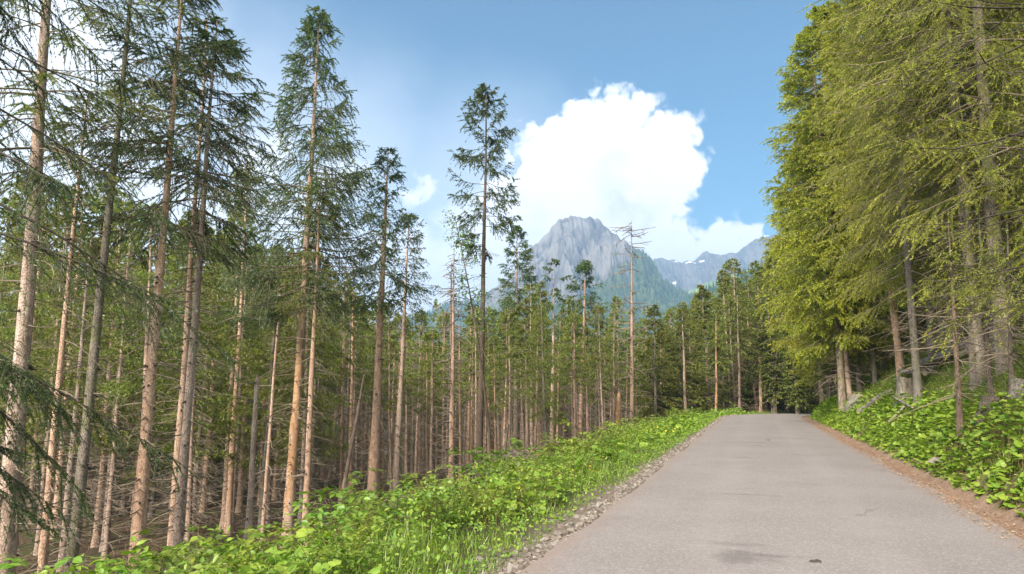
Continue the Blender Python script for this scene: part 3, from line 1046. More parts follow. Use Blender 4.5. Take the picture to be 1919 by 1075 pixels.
def proto(kind, H, r0, cs, Rad, d, seed, bark, needle, limb='twig', dead=40, dlen=1.0, subs=3, **kw):
    rng = np.random.default_rng(seed)
    T = Tree()
    C = trunk_curve(rng, H, (rng.normal(0, .12), rng.normal(0, .12)), .010)
    R = grow_trunk(T, C, H, r0, rng, k=8 if d > 30 else 10)
    if d < 30:
        knots(T, C, R, rng, .3, cs, cs * 3)
    dead_branches(T, C, R, rng, .6, cs if needle else H * .99, dead, dlen, d, subs)
    if needle:
        crown(T, C, R, rng, cs, H, Rad, d, **kw)
    e = make_tree(kind, '', 'tree', T, (0, 0, 0), bark, needle or 'needle_brown', limb)
    e['_H'] = H
    return e


class Pool:
    """prototypes; the first use moves the prototype itself, later uses are copies"""

    def __init__(self, protos):
        self.p = [(e, e.pop('_H') if False else e['_H']) for e in protos]
        for e, _ in self.p:
            del e['_H']
        self.used = set()

    def place(self, i, x, y, H, rz, wid, label, group):
        e, H0 = self.p[i % len(self.p)]
        s = H / H0
        loc = (x, y, float(G(x, y)))
        scl = (s * wid, s * wid, s)
        if i % len(self.p) in self.used:
            c = dup(e, loc, rz, scl, label, group)
            c.rotation_euler = (math.sin(rz * 7) * .022, math.cos(rz * 5) * .022, rz)
            return c
        self.used.add(i % len(self.p))
        e.location, e.rotation_euler, e.scale = loc, (math.sin(rz * 7) * .022, math.cos(rz * 5) * .022, rz), scl
        e['label'], e['group'] = label, group
        return e

    def drop_unused(self):
        for i, (e, _) in enumerate(self.p):
            if i not in self.used:
                for c in list(e.children):
                    bpy.data.objects.remove(c)
                bpy.data.objects.remove(e)


def treeline(px):                          # row of the forest's tops along the photograph
    xs = [-200, 0, 250, 420, 560, 640, 720, 800, 900, 1000, 1080, 1150, 1230, 1290, 1330, 1400, 1480, 1560]
    ys = [330, 350, 400, 450, 480, 540, 560, 590, 590, 560, 585, 600, 600, 580, 555, 520, 470, 400]
    return np.interp(px, xs, ys)


def build_forest():
    rng = np.random.default_rng(77)
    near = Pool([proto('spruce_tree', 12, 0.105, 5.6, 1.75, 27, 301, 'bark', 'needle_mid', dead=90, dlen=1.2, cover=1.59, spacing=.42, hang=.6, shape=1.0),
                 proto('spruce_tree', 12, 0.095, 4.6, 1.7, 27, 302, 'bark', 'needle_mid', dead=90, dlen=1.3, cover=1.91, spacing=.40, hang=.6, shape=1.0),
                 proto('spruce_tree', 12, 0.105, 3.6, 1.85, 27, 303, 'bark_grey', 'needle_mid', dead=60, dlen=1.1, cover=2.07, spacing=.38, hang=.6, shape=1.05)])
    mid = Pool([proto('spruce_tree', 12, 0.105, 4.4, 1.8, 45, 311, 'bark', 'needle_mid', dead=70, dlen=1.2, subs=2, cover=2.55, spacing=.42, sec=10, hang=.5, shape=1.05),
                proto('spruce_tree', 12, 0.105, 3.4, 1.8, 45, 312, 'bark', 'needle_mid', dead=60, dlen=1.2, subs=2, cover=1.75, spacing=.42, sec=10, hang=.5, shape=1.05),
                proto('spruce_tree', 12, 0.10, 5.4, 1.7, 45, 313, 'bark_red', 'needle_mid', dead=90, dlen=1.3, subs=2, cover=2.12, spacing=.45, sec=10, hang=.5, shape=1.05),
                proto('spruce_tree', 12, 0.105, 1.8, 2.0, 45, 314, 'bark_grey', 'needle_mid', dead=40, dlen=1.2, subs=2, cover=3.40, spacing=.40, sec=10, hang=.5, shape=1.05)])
    mid.p += [(e, e['_H']) for e in (
        proto('spruce_tree', 12, .100, 6.6, 1.7, 48, 331, 'bark', 'needle_mid', dead=110, dlen=1.1, subs=2, cover=2.3, spacing=.42, sec=10, hang=.5, shape=1.05),
        proto('spruce_tree', 12, .090, 7.4, 1.6, 48, 332, 'bark', 'needle_mid', dead=130, dlen=1.1, subs=2, cover=2.1, spacing=.42, sec=10, hang=.5, shape=1.05),
        proto('spruce_tree', 12, .105, 5.8, 1.75, 48, 333, 'bark_red', 'needle_mid', dead=100, dlen=1.1, subs=2, cover=2.3, spacing=.42, sec=10, hang=.5, shape=1.05))]
    for e, _ in mid.p[-3:]:
        del e['_H']
    deads = Pool([proto('dead_spruce', 12, 0.112, 11, 1, 40, 321, 'bark_red', None, dead=200, dlen=1.3, subs=3),
                  proto('dead_spruce', 12, 0.104, 11, 1, 40, 322, 'bark', None, dead=220, dlen=1.1, subs=3)])
    pts = list(USED)
    n = 0
    tries = 0
    while n < 300 and tries < 30000:
        tries += 1
        q = 7.5 + 62 * rng.random() ** 1.2
        t = rng.uniform(4, 98)
        x, y = xy(q, t)
        x, y = float(x), float(y)
        if y < 19:
            continue
        gz = float(G(x, y))
        px, py = project((x, y, gz + 1))
        if px < -90 or px > 1500:
            continue
        if px > 600 and y < 33:
            continue
        if px > 1150 and y < 52:
            continue
        sp = 1.35 + .010 * y
        if any((x - a) ** 2 + (y - b) ** 2 < sp * sp for a, b in pts):
            continue
        ty = treeline(px) + rng.normal(0, 26) + (rng.random() < .3) * 45
        H = at(px, ty, y)[2] - gz
        H = float(np.clip(H, 6.5, 21))
        pts.append((x, y))
        wid = rng.uniform(.85, 1.25) * (12 / H) ** .35
        rz = rng.uniform(0, 6.28)
        n += 1
        if rng.random() < (.20 if 600 < px < 1250 else .08):
            deads.place(int(rng.integers(0, 2)), x, y, H * .9, rz, wid, 'needleless grey brown dead spruce with fine twigs in the left forest', 'dead spruces in the left forest')
        elif y < 34:
            near.place(int(rng.integers(0, 3)), x, y, H, rz, wid, 'slender spruce with bare twiggy lower trunk inside the left forest', 'spruces inside the left forest')
        elif px > 1215:
            mid.place(1 + 2 * int(rng.random() < .6), x, y, H, rz, wid * 1.2, 'green spruce at the forest edge ahead where the road bends away', 'spruces ahead by the road bend')
        else:
            mid.place(int(rng.integers(0, 4)) if px < 560 else int(rng.integers(4, 7)), x, y, H, rz, wid, 'thin straight spruce farther back in the left forest', 'spruces farther back in the left forest')
    k = 0
    for _ in range(6000):
        y = rng.uniform(56, 88)
        px = rng.uniform(1215, 1478)
        x = float(at(px, 740, y)[0])
        q, t = qt(x, y)
        if q < 3.6 or any((x - a) ** 2 + (y - b) ** 2 < 2.0 ** 2 for a, b in pts):
            continue
        gz = float(G(x, y))
        H = float(at(px, treeline(px) + rng.normal(6, 22), y)[2] - gz)
        pts.append((x, y))
        mid.place([1, 3, 6][int(rng.integers(0, 3))], x, y, H, rng.uniform(0, 6.28), 1.25 * (12 / H) ** .35, 'green spruce at the forest edge ahead where the road bends away', 'spruces ahead by the road bend')
        k += 1
        if k >= 40:
            break
    print('ahead', k)
    for p in (near, mid, deads):
        p.drop_unused()
    print('forest trees', n, 'tries', tries)
    return pts


PTS = build_forest()


def build_deep_wood():
    """the wood behind the last trees one can tell apart: one mass"""
    rng = np.random.default_rng(55)
    T = Tree()
    n = 0
    for _ in range(4000):
        q, t = rng.uniform(14, 150), rng.uniform(20, 190)
        x, y = xy(q, t)
        x, y = float(x), float(y)
        gz = float(G(x, y))
        px, _py = project((x, y, gz))
        if y < 92 or y > 150 or px < -60 or px > 1560:
            continue
        ty = treeline(px) + 34 + rng.normal(0, 20)
        H = float(np.clip(at(px, ty, y)[2] - gz, 9, 24))
        off = np.array((x, y, gz))
        C0 = trunk_curve(rng, H, (0, 0), .006)
        C = lambda z, C0=C0, off=off: C0(z) + off
        R = lambda z: 0 * z + .1
        z = np.linspace(-.5, H, 5)
        tubes(T.trunk, C(z)[None], (.2 * (1 - z / H * .9))[None], 5, 0)
        crown(T, C, R, rng, H * rng.uniform(.10, .35), H, rng.uniform(1.7, 2.3), 115, cover=3.23, spacing=1.0, per=5, sec=7, hang=.4)
        n += 1
        if n >= 210:
            break
    mb = MB()
    for f_src, shift in ((T.trunk, 0), (T.crown, 1)):
        V = np.concatenate(f_src.v)
        for f, m, s in f_src.f:
            pass
        off = mb.n
        mb.v.append(V)
        mb.n += len(V)
        for f, m, s in f_src.f:
            mb.f.append((f + off, m + shift, s))
    o = mb.build('forest', [M['bark_dark'], M['twig'], M['needle_mid']])
    set_kind(o, 'stuff')
    o['label'] = 'far dense spruce forest closing the view behind the single trunks'
    o['category'] = 'forest'


build_deep_wood()

# ---- right bank spruces


def build_bank():
    rng = np.random.default_rng(91)
    kw = dict(hang=.45, droop=.34, up=.25, a_top=.3, a_bot=-.25, sec=24, per=6)
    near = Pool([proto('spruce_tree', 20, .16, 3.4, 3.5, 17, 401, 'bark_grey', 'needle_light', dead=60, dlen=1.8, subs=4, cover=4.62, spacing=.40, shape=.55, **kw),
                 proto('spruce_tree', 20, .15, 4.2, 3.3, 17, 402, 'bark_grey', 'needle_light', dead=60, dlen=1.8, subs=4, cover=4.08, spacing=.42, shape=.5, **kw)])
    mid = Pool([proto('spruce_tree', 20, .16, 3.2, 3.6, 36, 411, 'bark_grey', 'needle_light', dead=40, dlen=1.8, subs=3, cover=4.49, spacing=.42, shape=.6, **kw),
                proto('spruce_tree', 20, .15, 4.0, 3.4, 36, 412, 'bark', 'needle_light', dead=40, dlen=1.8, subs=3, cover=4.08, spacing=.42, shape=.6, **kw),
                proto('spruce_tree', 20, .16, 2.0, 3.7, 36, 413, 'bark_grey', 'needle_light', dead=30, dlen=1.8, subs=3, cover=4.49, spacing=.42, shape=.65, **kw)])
    trunks = [  # base pixel, trunk label
        (1580, 772, 'straight brown trunk right by the road edge, before its darker twin', 20),
        (1592, 760, 'dark trunk close behind the straight brown one by the road', 19),
        (1556, 752, 'grey trunk at the bank foot where the road bends', 19),
        (1640, 720, 'young slim trunk between the road trunks and the birch-pale one', 12),
        (1533, 756, 'slender trunk leaning over the road end, leftmost on the bank', 17),
        (1662, 690, 'pale whitish trunk rising up the bank above the stump', 22),
        (1612, 735, 'slim brown trunk in the gap behind the dark twin', 16),
        (1688, 700, 'slim brown trunk right of the pale whitish one', 18),
        (1770, 648, 'thin brown trunk high on the bank above the long log', 18),
        (1866, 652, 'thin brown trunk behind the thick grey bank trunk', 18),
        (1752, 690, 'brown trunk half hidden behind the dark leaning one', 21),
        (1722, 766, 'dark leaning trunk just right of the grey stump', 17),
        (1792, 668, 'greyish trunk beside the long fallen log, upslope', 22),
        (1838, 716, 'thick grey trunk standing on the right bank', 23),
        (1886, 690, 'pale grey trunk upslope by the right picture edge', 22),
    ]
    pts = list(PTS)
    for i, (px, py, lab, H) in enumerate(trunks):
        p = hit(px, py)
        x, y = float(p[0]), float(p[1])
        pts.append((x, y))
        (near if y < 25 else mid).place(i, x, y, H, rng.uniform(0, 6.28), 1.0 if y > 25 else .85, lab, 'spruces on the right bank')
    n = 0
    for _ in range(20000):
        q, t = -4.4 - 30 * rng.random() ** 1.2, rng.uniform(14, 74)
        x, y = xy(q, t)
        x, y = float(x), float(y)
        px, py = project((x, y, float(G(x, y)) + 2))
        if px > 2080 or px < 1500 or y < 17:
            continue
        if y < 30 and px < 1850 and q > -9:
            continue
        if any((x - a) ** 2 + (y - b) ** 2 < 3.0 ** 2 for a, b in pts):
            continue
        pts.append((x, y))
        H = rng.uniform(17, 24)
        (near if y < 25 else mid).place(int(rng.integers(0, 3)), x, y, H, rng.uniform(0, 6.28), rng.uniform(.85, 1.15),
                                        'yellow green spruce with drooping boughs in the wood up the right bank', 'spruces up the right bank')
        n += 1
        if n >= 58:
            break
    print('bank', n)
    # taller spruces beyond the bend, whose tips step down towards the mountains
    for i, (px, d, ty) in enumerate(((1536, 66, 250), (1508, 70, 372), (1482, 74, 440), (1462, 78, 452), (1440, 80, 500), (1420, 84, 520), (1520, 78, 330), (1493, 86, 420))):
        p = at(px, 700, d)
        x = float(p[0])
        H = float(at(px, ty, d)[2] - G(x, d))
        mid.place(i % 3, x, d, H, rng.uniform(0, 6.28), 1.15 * (20 / H) ** .5, 'tall spruce standing beyond the bend at the end of the road', 'tall spruces beyond the bend')
    near.drop_unused()
    mid.drop_unused()
    # thin saplings with few twigs
    for (px, py, tx, ty, rpx, lab, seed) in ((1801, 832, 1778, 560, 11, 'bare thin sapling trunk at the front of the right bank', 501),
                                             (1858, 762, 1836, 560, 9, 'thin dark leaning sapling behind the front bare sapling', 502),
                                             (1897, 752, 1888, 560, 8, 'thin sapling by the picture edge on the right bank', 503)):
        p = hit(px, py)
        d = float(p[1])
        hero('spruce_sapling', lab, (px, py), d, (tx, ty - 140), rpx, 560, 1.0, seed, cat='sapling', bark='bark_dark', needle='needle_light', limb='twig_dark', dead=34, dlen=1.3,
             crown_kw=dict(cover=0.85, spacing=.4, per=4), kn=0)


build_bank()

# ------------------------------------------------------------------ broadleaf shrubs and small trees


def leafy(rng, H, spread, stems, leaves, leaf, stem_r=.006, lo=.25, cluster=5, droop=.3, arch=.35):
    """arching stems with leaf sprays; returns (stem mesh, leaf mesh)"""
    st, lf = MB(), MB()
    az = rng.uniform(0, 6.283, stems)
    u = np.linspace(0, 1, 6)[None]
    h = H * rng.uniform(.55, 1.05, stems)[:, None]
    s = spread * rng.uniform(.25, 1.0, stems)[:, None]
    az2 = az[:, None] + rng.normal(0, .35, stems)[:, None] * u
    b = rng.normal(0, .06 * spread + .02, (stems, 2))
    P = np.stack([b[:, :1] + s * u ** 1.4 * np.cos(az2), b[:, 1:] + s * u ** 1.4 * np.sin(az2), h * (u - arch * u ** 3 * rng.uniform(0, 1, stems)[:, None]) - .05], -1)
    tubes(st, P, np.broadcast_to(stem_r * (1 - .7 * u), (stems, 6)), 4, 0)
    nsp = max(1, leaves // cluster)
    ii = rng.integers(0, stems, nsp)
    uu = lo + (1 - lo) * rng.random(nsp) ** .8
    k = uu * 5
    k0 = np.minimum(k.astype(int), 4)
    fr = (k - k0)[:, None]
    p0 = P[ii, k0] * (1 - fr) + P[ii, k0 + 1] * fr
    a = rng.uniform(0, 6.283, nsp)
    dv = norm(np.stack([np.cos(a), np.sin(a), rng.uniform(-.1, .5, nsp)], -1))
    L = leaf * rng.uniform(2.0, 4.2, nsp) * (1.15 - .5 * uu)
    Q = p0[:, None] + dv[:, None] * L[:, None, None] * np.linspace(0, 1, 3)[None, :, None] + np.array((0, 0, -droop)) * L[:, None, None] * (np.linspace(0, 1, 3) ** 2)[None, :, None]
    tubes(st, Q, np.broadcast_to(np.array((stem_r * .35, stem_r * .3, stem_r * .15)), (nsp, 3)), 3, 0, False)
    jj = np.repeat(np.arange(nsp), cluster)
    pos_u = np.tile(np.linspace(.3, 1, cluster), nsp)
    side = np.tile(np.array([1, -1] * cluster)[:cluster], nsp)
    side = np.where(pos_u > .99, 0, side)
    base = Q[jj, 0] * (1 - pos_u)[:, None] + Q[jj, 2] * pos_u[:, None]
    la = a[jj] + side * rng.uniform(.7, 1.2, len(jj)) + rng.normal(0, .2, len(jj))
    lp = rng.normal(-.15, .35, len(jj))
    stamp(lf, LEAF_V, LEAF_F, basis(la, lp, rng.normal(0, .4, len(jj))), base, leaf * rng.uniform(.65, 1.25, len(jj)))
    return st, lf


def make_plant(name, label, cat, st, lf, loc, mat, group=None, stem='stem', rz=0, parts=('stem', 'foliage')):
    e = bpy.data.objects.new(name, None)
    e.empty_display_size = .2
    COL.objects.link(e)
    e.location, e.rotation_euler = loc, (0, 0, rz)
    e['label'], e['category'] = label, cat
    if group:
        e['group'] = group
    st.build(parts[0], [M[stem]], e)
    lf.build(parts[1], [M[mat]], e)
    return e


def build_shrubs():
    rng = np.random.default_rng(31)
    protos = []
    for i, (H, sp, ns, nl, lf_, mt) in enumerate(((1.0, .55, 9, 420, .075, 'leaf_bright'), (.85, .6, 10, 460, .065, 'leaf_bright'), (1.15, .5, 8, 360, .08, 'leaf_mid'),
                                                  (.7, .6, 10, 420, .07, 'leaf_mid'), (.95, .65, 10, 520, .06, 'leaf_bright'))):
        st, lf = leafy(np.random.default_rng(600 + i), H, sp, ns, nl, lf_)
        protos.append(make_plant('shrub', 'x', 'shrub', st, lf, (0, 0, 0), mt))
    used = set()
    n = 0
    pts = []
    for _ in range(6000):
        t = 1.0 + 49 * rng.random() ** 1.6
        q = rng.uniform(3.75, 8.3 if t < 14 else 6.8 + .012 * t)
        x, y = map(float, xy(q, t))
        px, py = project((x, y, float(G(x, y)) + .5))
        if px < -60 or y < 4.6:
            continue
        if any((x - a) ** 2 + (y - b) ** 2 < (.52 + .008 * t) ** 2 for a, b in pts):
            continue
        pts.append((x, y))
        i = int(rng.integers(0, 5))
        s = rng.uniform(.75, 1.2) * (1.0 if q > 4.3 else .8)
        if q > 4.9:
            top = .42 - .32 * max(0, q - 5.6) + rng.normal(.06, .30)
            s = min(1.9, max(.7, (top - float(hq(q, t)) + float(road_z(t))) / .95))
        loc, rz = (x, y, float(G(x, y))), rng.uniform(0, 6.28)
        lab, grp = 'leafy green shrub with arching stems on the left road verge', 'leafy shrubs along the left verge'
        if i in used:
            dup(protos[i], loc, rz, (s, s, s), lab, grp)
        else:
            used.add(i)
            e = protos[i]
            e.location, e.rotation_euler, e.scale = loc, (0, 0, rz), (s, s, s)
            e['label'], e['group'] = lab, grp
        n += 1
        if n >= 165:
            break
    m = 0
    for _ in range(900):
        px, d = rng.uniform(20, 520), rng.uniform(5.4, 10.5)
        x = float(at(px, 1000, d)[0])
        q, t = map(float, qt(x, d))
        if q < 5.0 or q > 9.5 or any((x - a) ** 2 + (d - b) ** 2 < .5 ** 2 for a, b in pts):
            continue
        g = float(G(x, d))
        want = at(px, np.interp(px, [20, 120, 300, 450, 520], [1062, 1035, 985, 950, 935]) + rng.normal(18, 22), d)[2]
        s = (want - g) / .92
        if s < .6 or s > 2.1:
            continue
        pts.append((x, d))
        dup(protos[int(rng.integers(0, 5))], (x, d, g), rng.uniform(0, 6.28), (min(s, 1.35), min(s, 1.35), s), 'leafy green shrub with arching stems on the left road verge', 'leafy shrubs along the left verge')
        m += 1
        if m >= 46:
            break
    print('shrubs', n, m)
    # named saplings that stand above the rest
    for (px, py, ty, d, mt, lab, seed, sp) in ((640, 1010, 905, 9.5, 'leaf_bright', 'bushy bright green sapling rising above the verge, nearest the camera', 701, .5),
                                               (800, 950, 845, 14, 'leaf_bright', 'tall thin sapling with few leaf tufts over the verge', 702, .45),
                                               (745, 960, 868, 13, 'leaf_bright', 'arching sapling just left of the tall thin one', 703, .55),
                                               (980, 880, 800, 22, 'leaf_bright', 'lone bright leaf tuft on a stem before the forest trunks', 704, .3),
                                               (60, 1075, 1015, 9.0, 'leaf_bright', 'small leafy sapling in the lower left corner by grey trunks', 705, .4)):
        p = at(px, py, d)
        g = float(G(p[0], d))
        H = float(at(px, ty, d)[2] - g)
        st, lf = leafy(np.random.default_rng(seed), H * 1.02, sp, 4, 170 if seed != 701 else 420, .085, .009, .55 if seed != 701 else .35, 7, .4, .15)
        make_plant('sapling', lab, 'sapling', st, lf, (float(p[0]), d, g), mt)
    # broadleaf trees
    for (px, py, ty, d, sp, nl, mt, lab, seed, leaf, lo) in (
            (1452, 765, 500, 58, 2.2, 6000, 'leaf_olive', 'yellow green broadleaf tree at the bend, before dark spruces', 711, .22, .15),
            (1496, 765, 560, 52, 2.0, 5000, 'leaf_olive', 'rounded bright broadleaf bush tree hanging over the road end', 712, .2, .1),
            (1560, 735, 440, 40, 2.0, 4500, 'leaf_olive', 'light green beech between the bank spruces', 713, .16, .25)):
        p = at(px, py, d)
        g = float(G(p[0], d))
        H = float(at(px, ty, d)[2] - g)
        st, lf = leafy(np.random.default_rng(seed), H, sp, 9, nl, leaf, .05, lo, 7, .4, .2)
        make_plant('broadleaf_tree', lab, 'tree', st, lf, (float(p[0]), d, g), mt, stem='bark_grey', parts=('trunk', 'crown'))
    # leaning birch-like tree by the lone spruce
    d = 34
    b = at(908, 690, d)
    t = at(852, 405, d)
    g = float(G(b[0], d))
    rng = np.random.default_rng(720)
    st, lf = MB(), MB()
    H = t[2] - g
    u = np.linspace(0, 1, 12)
    sl = (t[0] - b[0]) / (t[2] - b[2])
    foot = b[0] + sl * (g - b[2]) * .35
    P = np.stack([(t[0] - foot) * u ** 1.5, u * 0, H * u], -1)
    tubes(st, P, .09 * (1 - u * .85), 7, 0)
    nb = 46
    ub = rng.uniform(.55, 1, nb)
    p0 = np.stack([np.interp(ub, u, P[:, i]) for i in range(3)], -1)
    a = rng.uniform(0, 6.28, nb)
    L = 1.5 * (1.2 - ub) + .35
    dv = np.stack([np.cos(a), np.sin(a), rng.uniform(.1, .8, nb)], -1)
    w = np.linspace(0, 1, 5)
    Q = p0[:, None] + dv[:, None] * L[:, None, None] * w[None, :, None] + np.array((0, 0, -.5)) * L[:, None, None] * (w ** 2)[None, :, None]
    tubes(st, Q, np.broadcast_to(.02 * (1 - .7 * w), (nb, 5)), 3, 0)
    m = 900
    ii, uu = rng.integers(0, nb, m), rng.uniform(.3, 1, m)
    k0 = np.minimum((uu * 4).astype(int), 3)
    pp = Q[ii, k0] + rng.normal(0, .13, (m, 3))
    stamp(lf, LEAF_V, LEAF_F, basis(rng.uniform(0, 6.28, m), rng.normal(-.5, .5, m), rng.normal(0, .5, m)), pp, rng.uniform(.09, .17, m))
    make_plant('leaning_tree', 'slender leaning broadleaf tree beside the lone layered spruce', 'tree', st, lf, (float(foot), d, g), 'leaf_deep', stem='bark_dark', parts=('trunk', 'crown'))


build_shrubs()

# ------------------------------------------------------------------ ground cover (nobody could count it)


def in_view(x, y, z, m=70):
    px, py = project(np.stack([x, y, z], -1))
    return (y > 3.2) & (px > -m) & (px < 1919 + m) & (py < 1075 + m * 2)


def scatter(rng, n, q0, q1, t0, t1, tp=1.5):
    t = t0 + (t1 - t0) * rng.random(n) ** tp
    q = rng.uniform(q0, q1, n)
    x, y = xy(q, t)
    z = hq(q, t)
    ok = in_view(x, y, z)
    return q[ok], t[ok], x[ok], y[ok], z[ok]


def stuff(mb, name, mats, label, cat):
    o = mb.build(name, mats)
    set_kind(o, 'stuff')
    o['label'], o['category'] = label, cat
    return o


def build_cover():
    rng = np.random.default_rng(63)
    # grass on both verges
    mb = MB()
    for (n, q0, q1, t0, t1, h0, h1, tp) in ((30000, 2.65, 5.6, 3, 62, .14, .36, 1.7), (9000, 2.9, 4.2, 50, 80, .2, .5, 1), (34000, -13, -2.95, 6, 60, .10, .28, 1.4)):
        q, t, x, y, z = scatter(rng, n, q0, q1, t0, t1, tp)
        clump = fbm(x / 1.1, y / 1.1, 2, 41)
        ok = clump > -.25 + .35 * rng.random(len(q)) - (.3 if q0 > 0 else 0)
        q, t, x, y, z, cl = q[ok], t[ok], x[ok], y[ok], z[ok], clump[ok]
        m = len(q)
        h = rng.uniform(h0, h1, m) * np.clip(.85 + 1.3 * cl, .4, 1.5)
        if q0 > 0:
            h *= np.clip((q - 2.5) / 1.0, .3, 1)
        wide = np.maximum(1, .045 * y)
        B = basis(rng.uniform(0, 6.28, m), rng.uniform(.75, 1.5, m), rng.uniform(-1, 1, m))
        B[:, 1] *= wide[:, None] * (.3 / h)[:, None] * .8
        pos = np.stack([x, y, z - .02], -1)
        stamp(mb, BLADE_V, BLADE_F4, B, pos, h)
        stamp(mb, [BLADE_V[3], BLADE_V[2], BLADE_V[4]], [(0, 1, 2)], B, pos, h)
    stuff(mb, 'grass', [M['grass']], 'long bright green grass along both verges of the road', 'grass')

    # big rounded leaves (butterbur) low on both sides
    def broad(mb, n, q0, q1, t0, t1, s0, s1, h0, h1, thr, seed, tp=1.5, mats=(0, 1, 1, 2)):
        q, t, x, y, z = scatter(rng, n, q0, q1, t0, t1, tp)
        c = fbm(x / 1.3, y / 1.3, 3, seed)
        ok = c > thr
        q, t, x, y, z = q[ok], t[ok], x[ok], y[ok], z[ok]
        m = len(q)
        hh = rng.uniform(h0, h1, m) * np.clip((np.abs(q) - 2.5) / 1.1, .2, 1)
        pos = np.stack([x, y, z + hh], -1)
        s = rng.uniform(s0, s1, m) * np.maximum(1, y / 28) * np.clip(y / 9, .5, 1)
        stamp(mb, BROAD_V, BROAD_F, basis(rng.uniform(0, 6.28, m), rng.normal(0, .35, m), rng.normal(0, .35, m)), pos, s, rng.choice(mats, m))
        near = y < 14
        p = pos[near]
        st = np.stack([np.stack([p[:, 0] + rng.normal(0, .04, len(p)), p[:, 1] + rng.normal(0, .04, len(p)), z[near] - .02], -1), p], 1)
        tubes(mb, st, np.broadcast_to(np.array((.005, .004)), (len(p), 2)), 3, 3, False)
    mats = [M['leaf_mid'], M['leaf_bright'], M['leaf_deep'], M['stem']]
    mats = [M['leaf_mid'], M['leaf_bright'], M['leaf_bright'], M['stem']]
    mb = MB()
    broad(mb, 11000, -4.1, -2.75, 4, 46, .06, .145, .05, .42, -.42, 51, 1.6)
    broad(mb, 1300, -6.5, -4.0, 6, 46, .05, .12, .04, .22, .12, 52, 1.4)
    stuff(mb, 'undergrowth', mats, 'broad round leaves crowding the foot of the right bank', 'undergrowth')
    mb = MB()
    broad(mb, 2200, 3.2, 5.6, 3, 40, .10, .24, .06, .50, .05, 53, 1.6)
    # low small leaves filling between
    for (n, q0, q1, t0, t1, s0, s1, h1, tp) in ((46000, 2.75, 7.8, 3, 60, .03, .075, .50, 1.6),):
        q, t, x, y, z = scatter(rng, n, q0, q1, t0, t1, tp)
        m = len(q)
        s = rng.uniform(s0, s1, m) * np.maximum(1, y / 16)
        hh = rng.random(m) ** .7 * h1 * np.clip(.75 + 1.5 * fbm(x / .9, y / .9, 3, 71), .2, 1.6) * np.clip((q - 2.6) / 1.3, .15, 1)
        stamp(mb, LEAF_V, LEAF_F, basis(rng.uniform(0, 6.28, m), rng.normal(0, .5, m), rng.normal(0, .5, m)), np.stack([x, y, z + hh], -1), s, rng.integers(0, 2, m))
    stuff(mb, 'undergrowth', mats, 'mixed broad and small leaves covering the left verge', 'undergrowth')
    # herbs and bilberry over the right bank
    mb = MB()
    q, t, x, y, z = scatter(rng, 110000, -15, -3.0, 5, 62, 1.4)
    c = fbm(x / 1.6, y / 1.6, 3, 58)
    ok = c > -.30 + .3 * rng.random(len(q))
    x, y, z, c = x[ok], y[ok], z[ok], c[ok]
    m = len(x)
    s = rng.uniform(.03, .07, m) * np.maximum(1, y / 18)
    hh = rng.random(m) * (.10 + .22 * np.clip(c + .3, 0, 1))
    stamp(mb, LEAF_V, LEAF_F, basis(rng.uniform(0, 6.28, m), rng.normal(0, .5, m), rng.normal(0, .5, m)), np.stack([x, y, z + hh], -1), s, rng.integers(0, 2, m))
    stuff(mb, 'ground_cover', [M['leaf_bright'], M['leaf_olive']], 'low herbs and bilberry carpeting the right bank under the spruces', 'ground cover')
    # flowers
    mb = MB()
    n = 0
    pos = []
    for (px, py, k, d_) in ((1045, 905, 45, .5), (1262, 822, 30, .7), (900, 985, 8, .4), (1100, 890, 10, .7)):
        p = hit(px, py)
        x = p[0] + rng.normal(0, d_, k)
        y = p[1] + rng.normal(0, d_, k)
        pos.append(np.stack([x, y, G(x, y) + rng.uniform(.18, .42, k)], -1))
    pos = np.concatenate(pos)
    q, _t = qt(pos[:, 0], pos[:, 1])
    pos = pos[q > 3.2]
    m = len(pos)
    a = np.arange(6) * math.pi / 3
    tv = np.concatenate([np.stack([np.cos(a), np.sin(a), a * 0 + .35], -1), [[0, 0, 0]]])
    tf = [(i, (i + 1) % 6, 6) for i in range(6)]
    az = rng.uniform(0, 6.28, m)
    stamp(mb, tv, tf, basis(az, rng.normal(0, .4, m), rng.normal(0, .4, m)), pos, rng.uniform(.012, .02, m) * np.maximum(1, pos[:, 1] / 14), (rng.random(m) < .12).astype(int))
    st = np.stack([pos - np.array((0, 0, .3)), pos], 1)
    tubes(mb, st, np.full((m, 2), .003), 3, 2, False)
    stuff(mb, 'flowers', [M['petal'], M['petal_white'], M['stem']], 'tiny yellow wildflowers dotted through the left verge', 'flowers')
    # gravel
    mb = MB()
    n = 3600
    t = 3 + 50 * rng.random(n) ** 2.0
    q = 2.36 + np.abs(rng.normal(.0, .18, n))
    q = np.minimum(q, 3.0)
    x, y = xy(q, t)
    z = hq(q, t)
    ok = in_view(x, y, z)
    x, y, z = x[ok], y[ok], z[ok]
    m = len(x)
    s = np.minimum(rng.gamma(2.0, .009, m) + .012, .075) * np.maximum(1, y / 30)
    ico = []
    for sx in (-1, 1):
        for sy in (-1, 1):
            for sz in (-1, 1):
                ico.append((sx * .8, sy * .62, sz * .42))
    cv = np.array(ico)
    cf = [(0, 1, 3, 2), (4, 6, 7, 5), (0, 4, 5, 1), (2, 3, 7, 6), (0, 2, 6, 4), (1, 5, 7, 3)]
    V = cv[None] * rng.uniform(.55, 1.15, (m, 8, 3))
    B = basis(rng.uniform(0, 6.28, m), rng.normal(0, .3, m), rng.normal(0, .3, m))
    V = np.einsum('mni,mij->mnj', V, B) * s[:, None, None] + np.stack([x, y, z + s * .15], -1)[:, None]
    mb.add(V, (np.arange(m)[:, None, None] * 8 + np.array(cf)[None]).reshape(-1, 4), np.repeat(rng.integers(0, 3, m), 6), False)
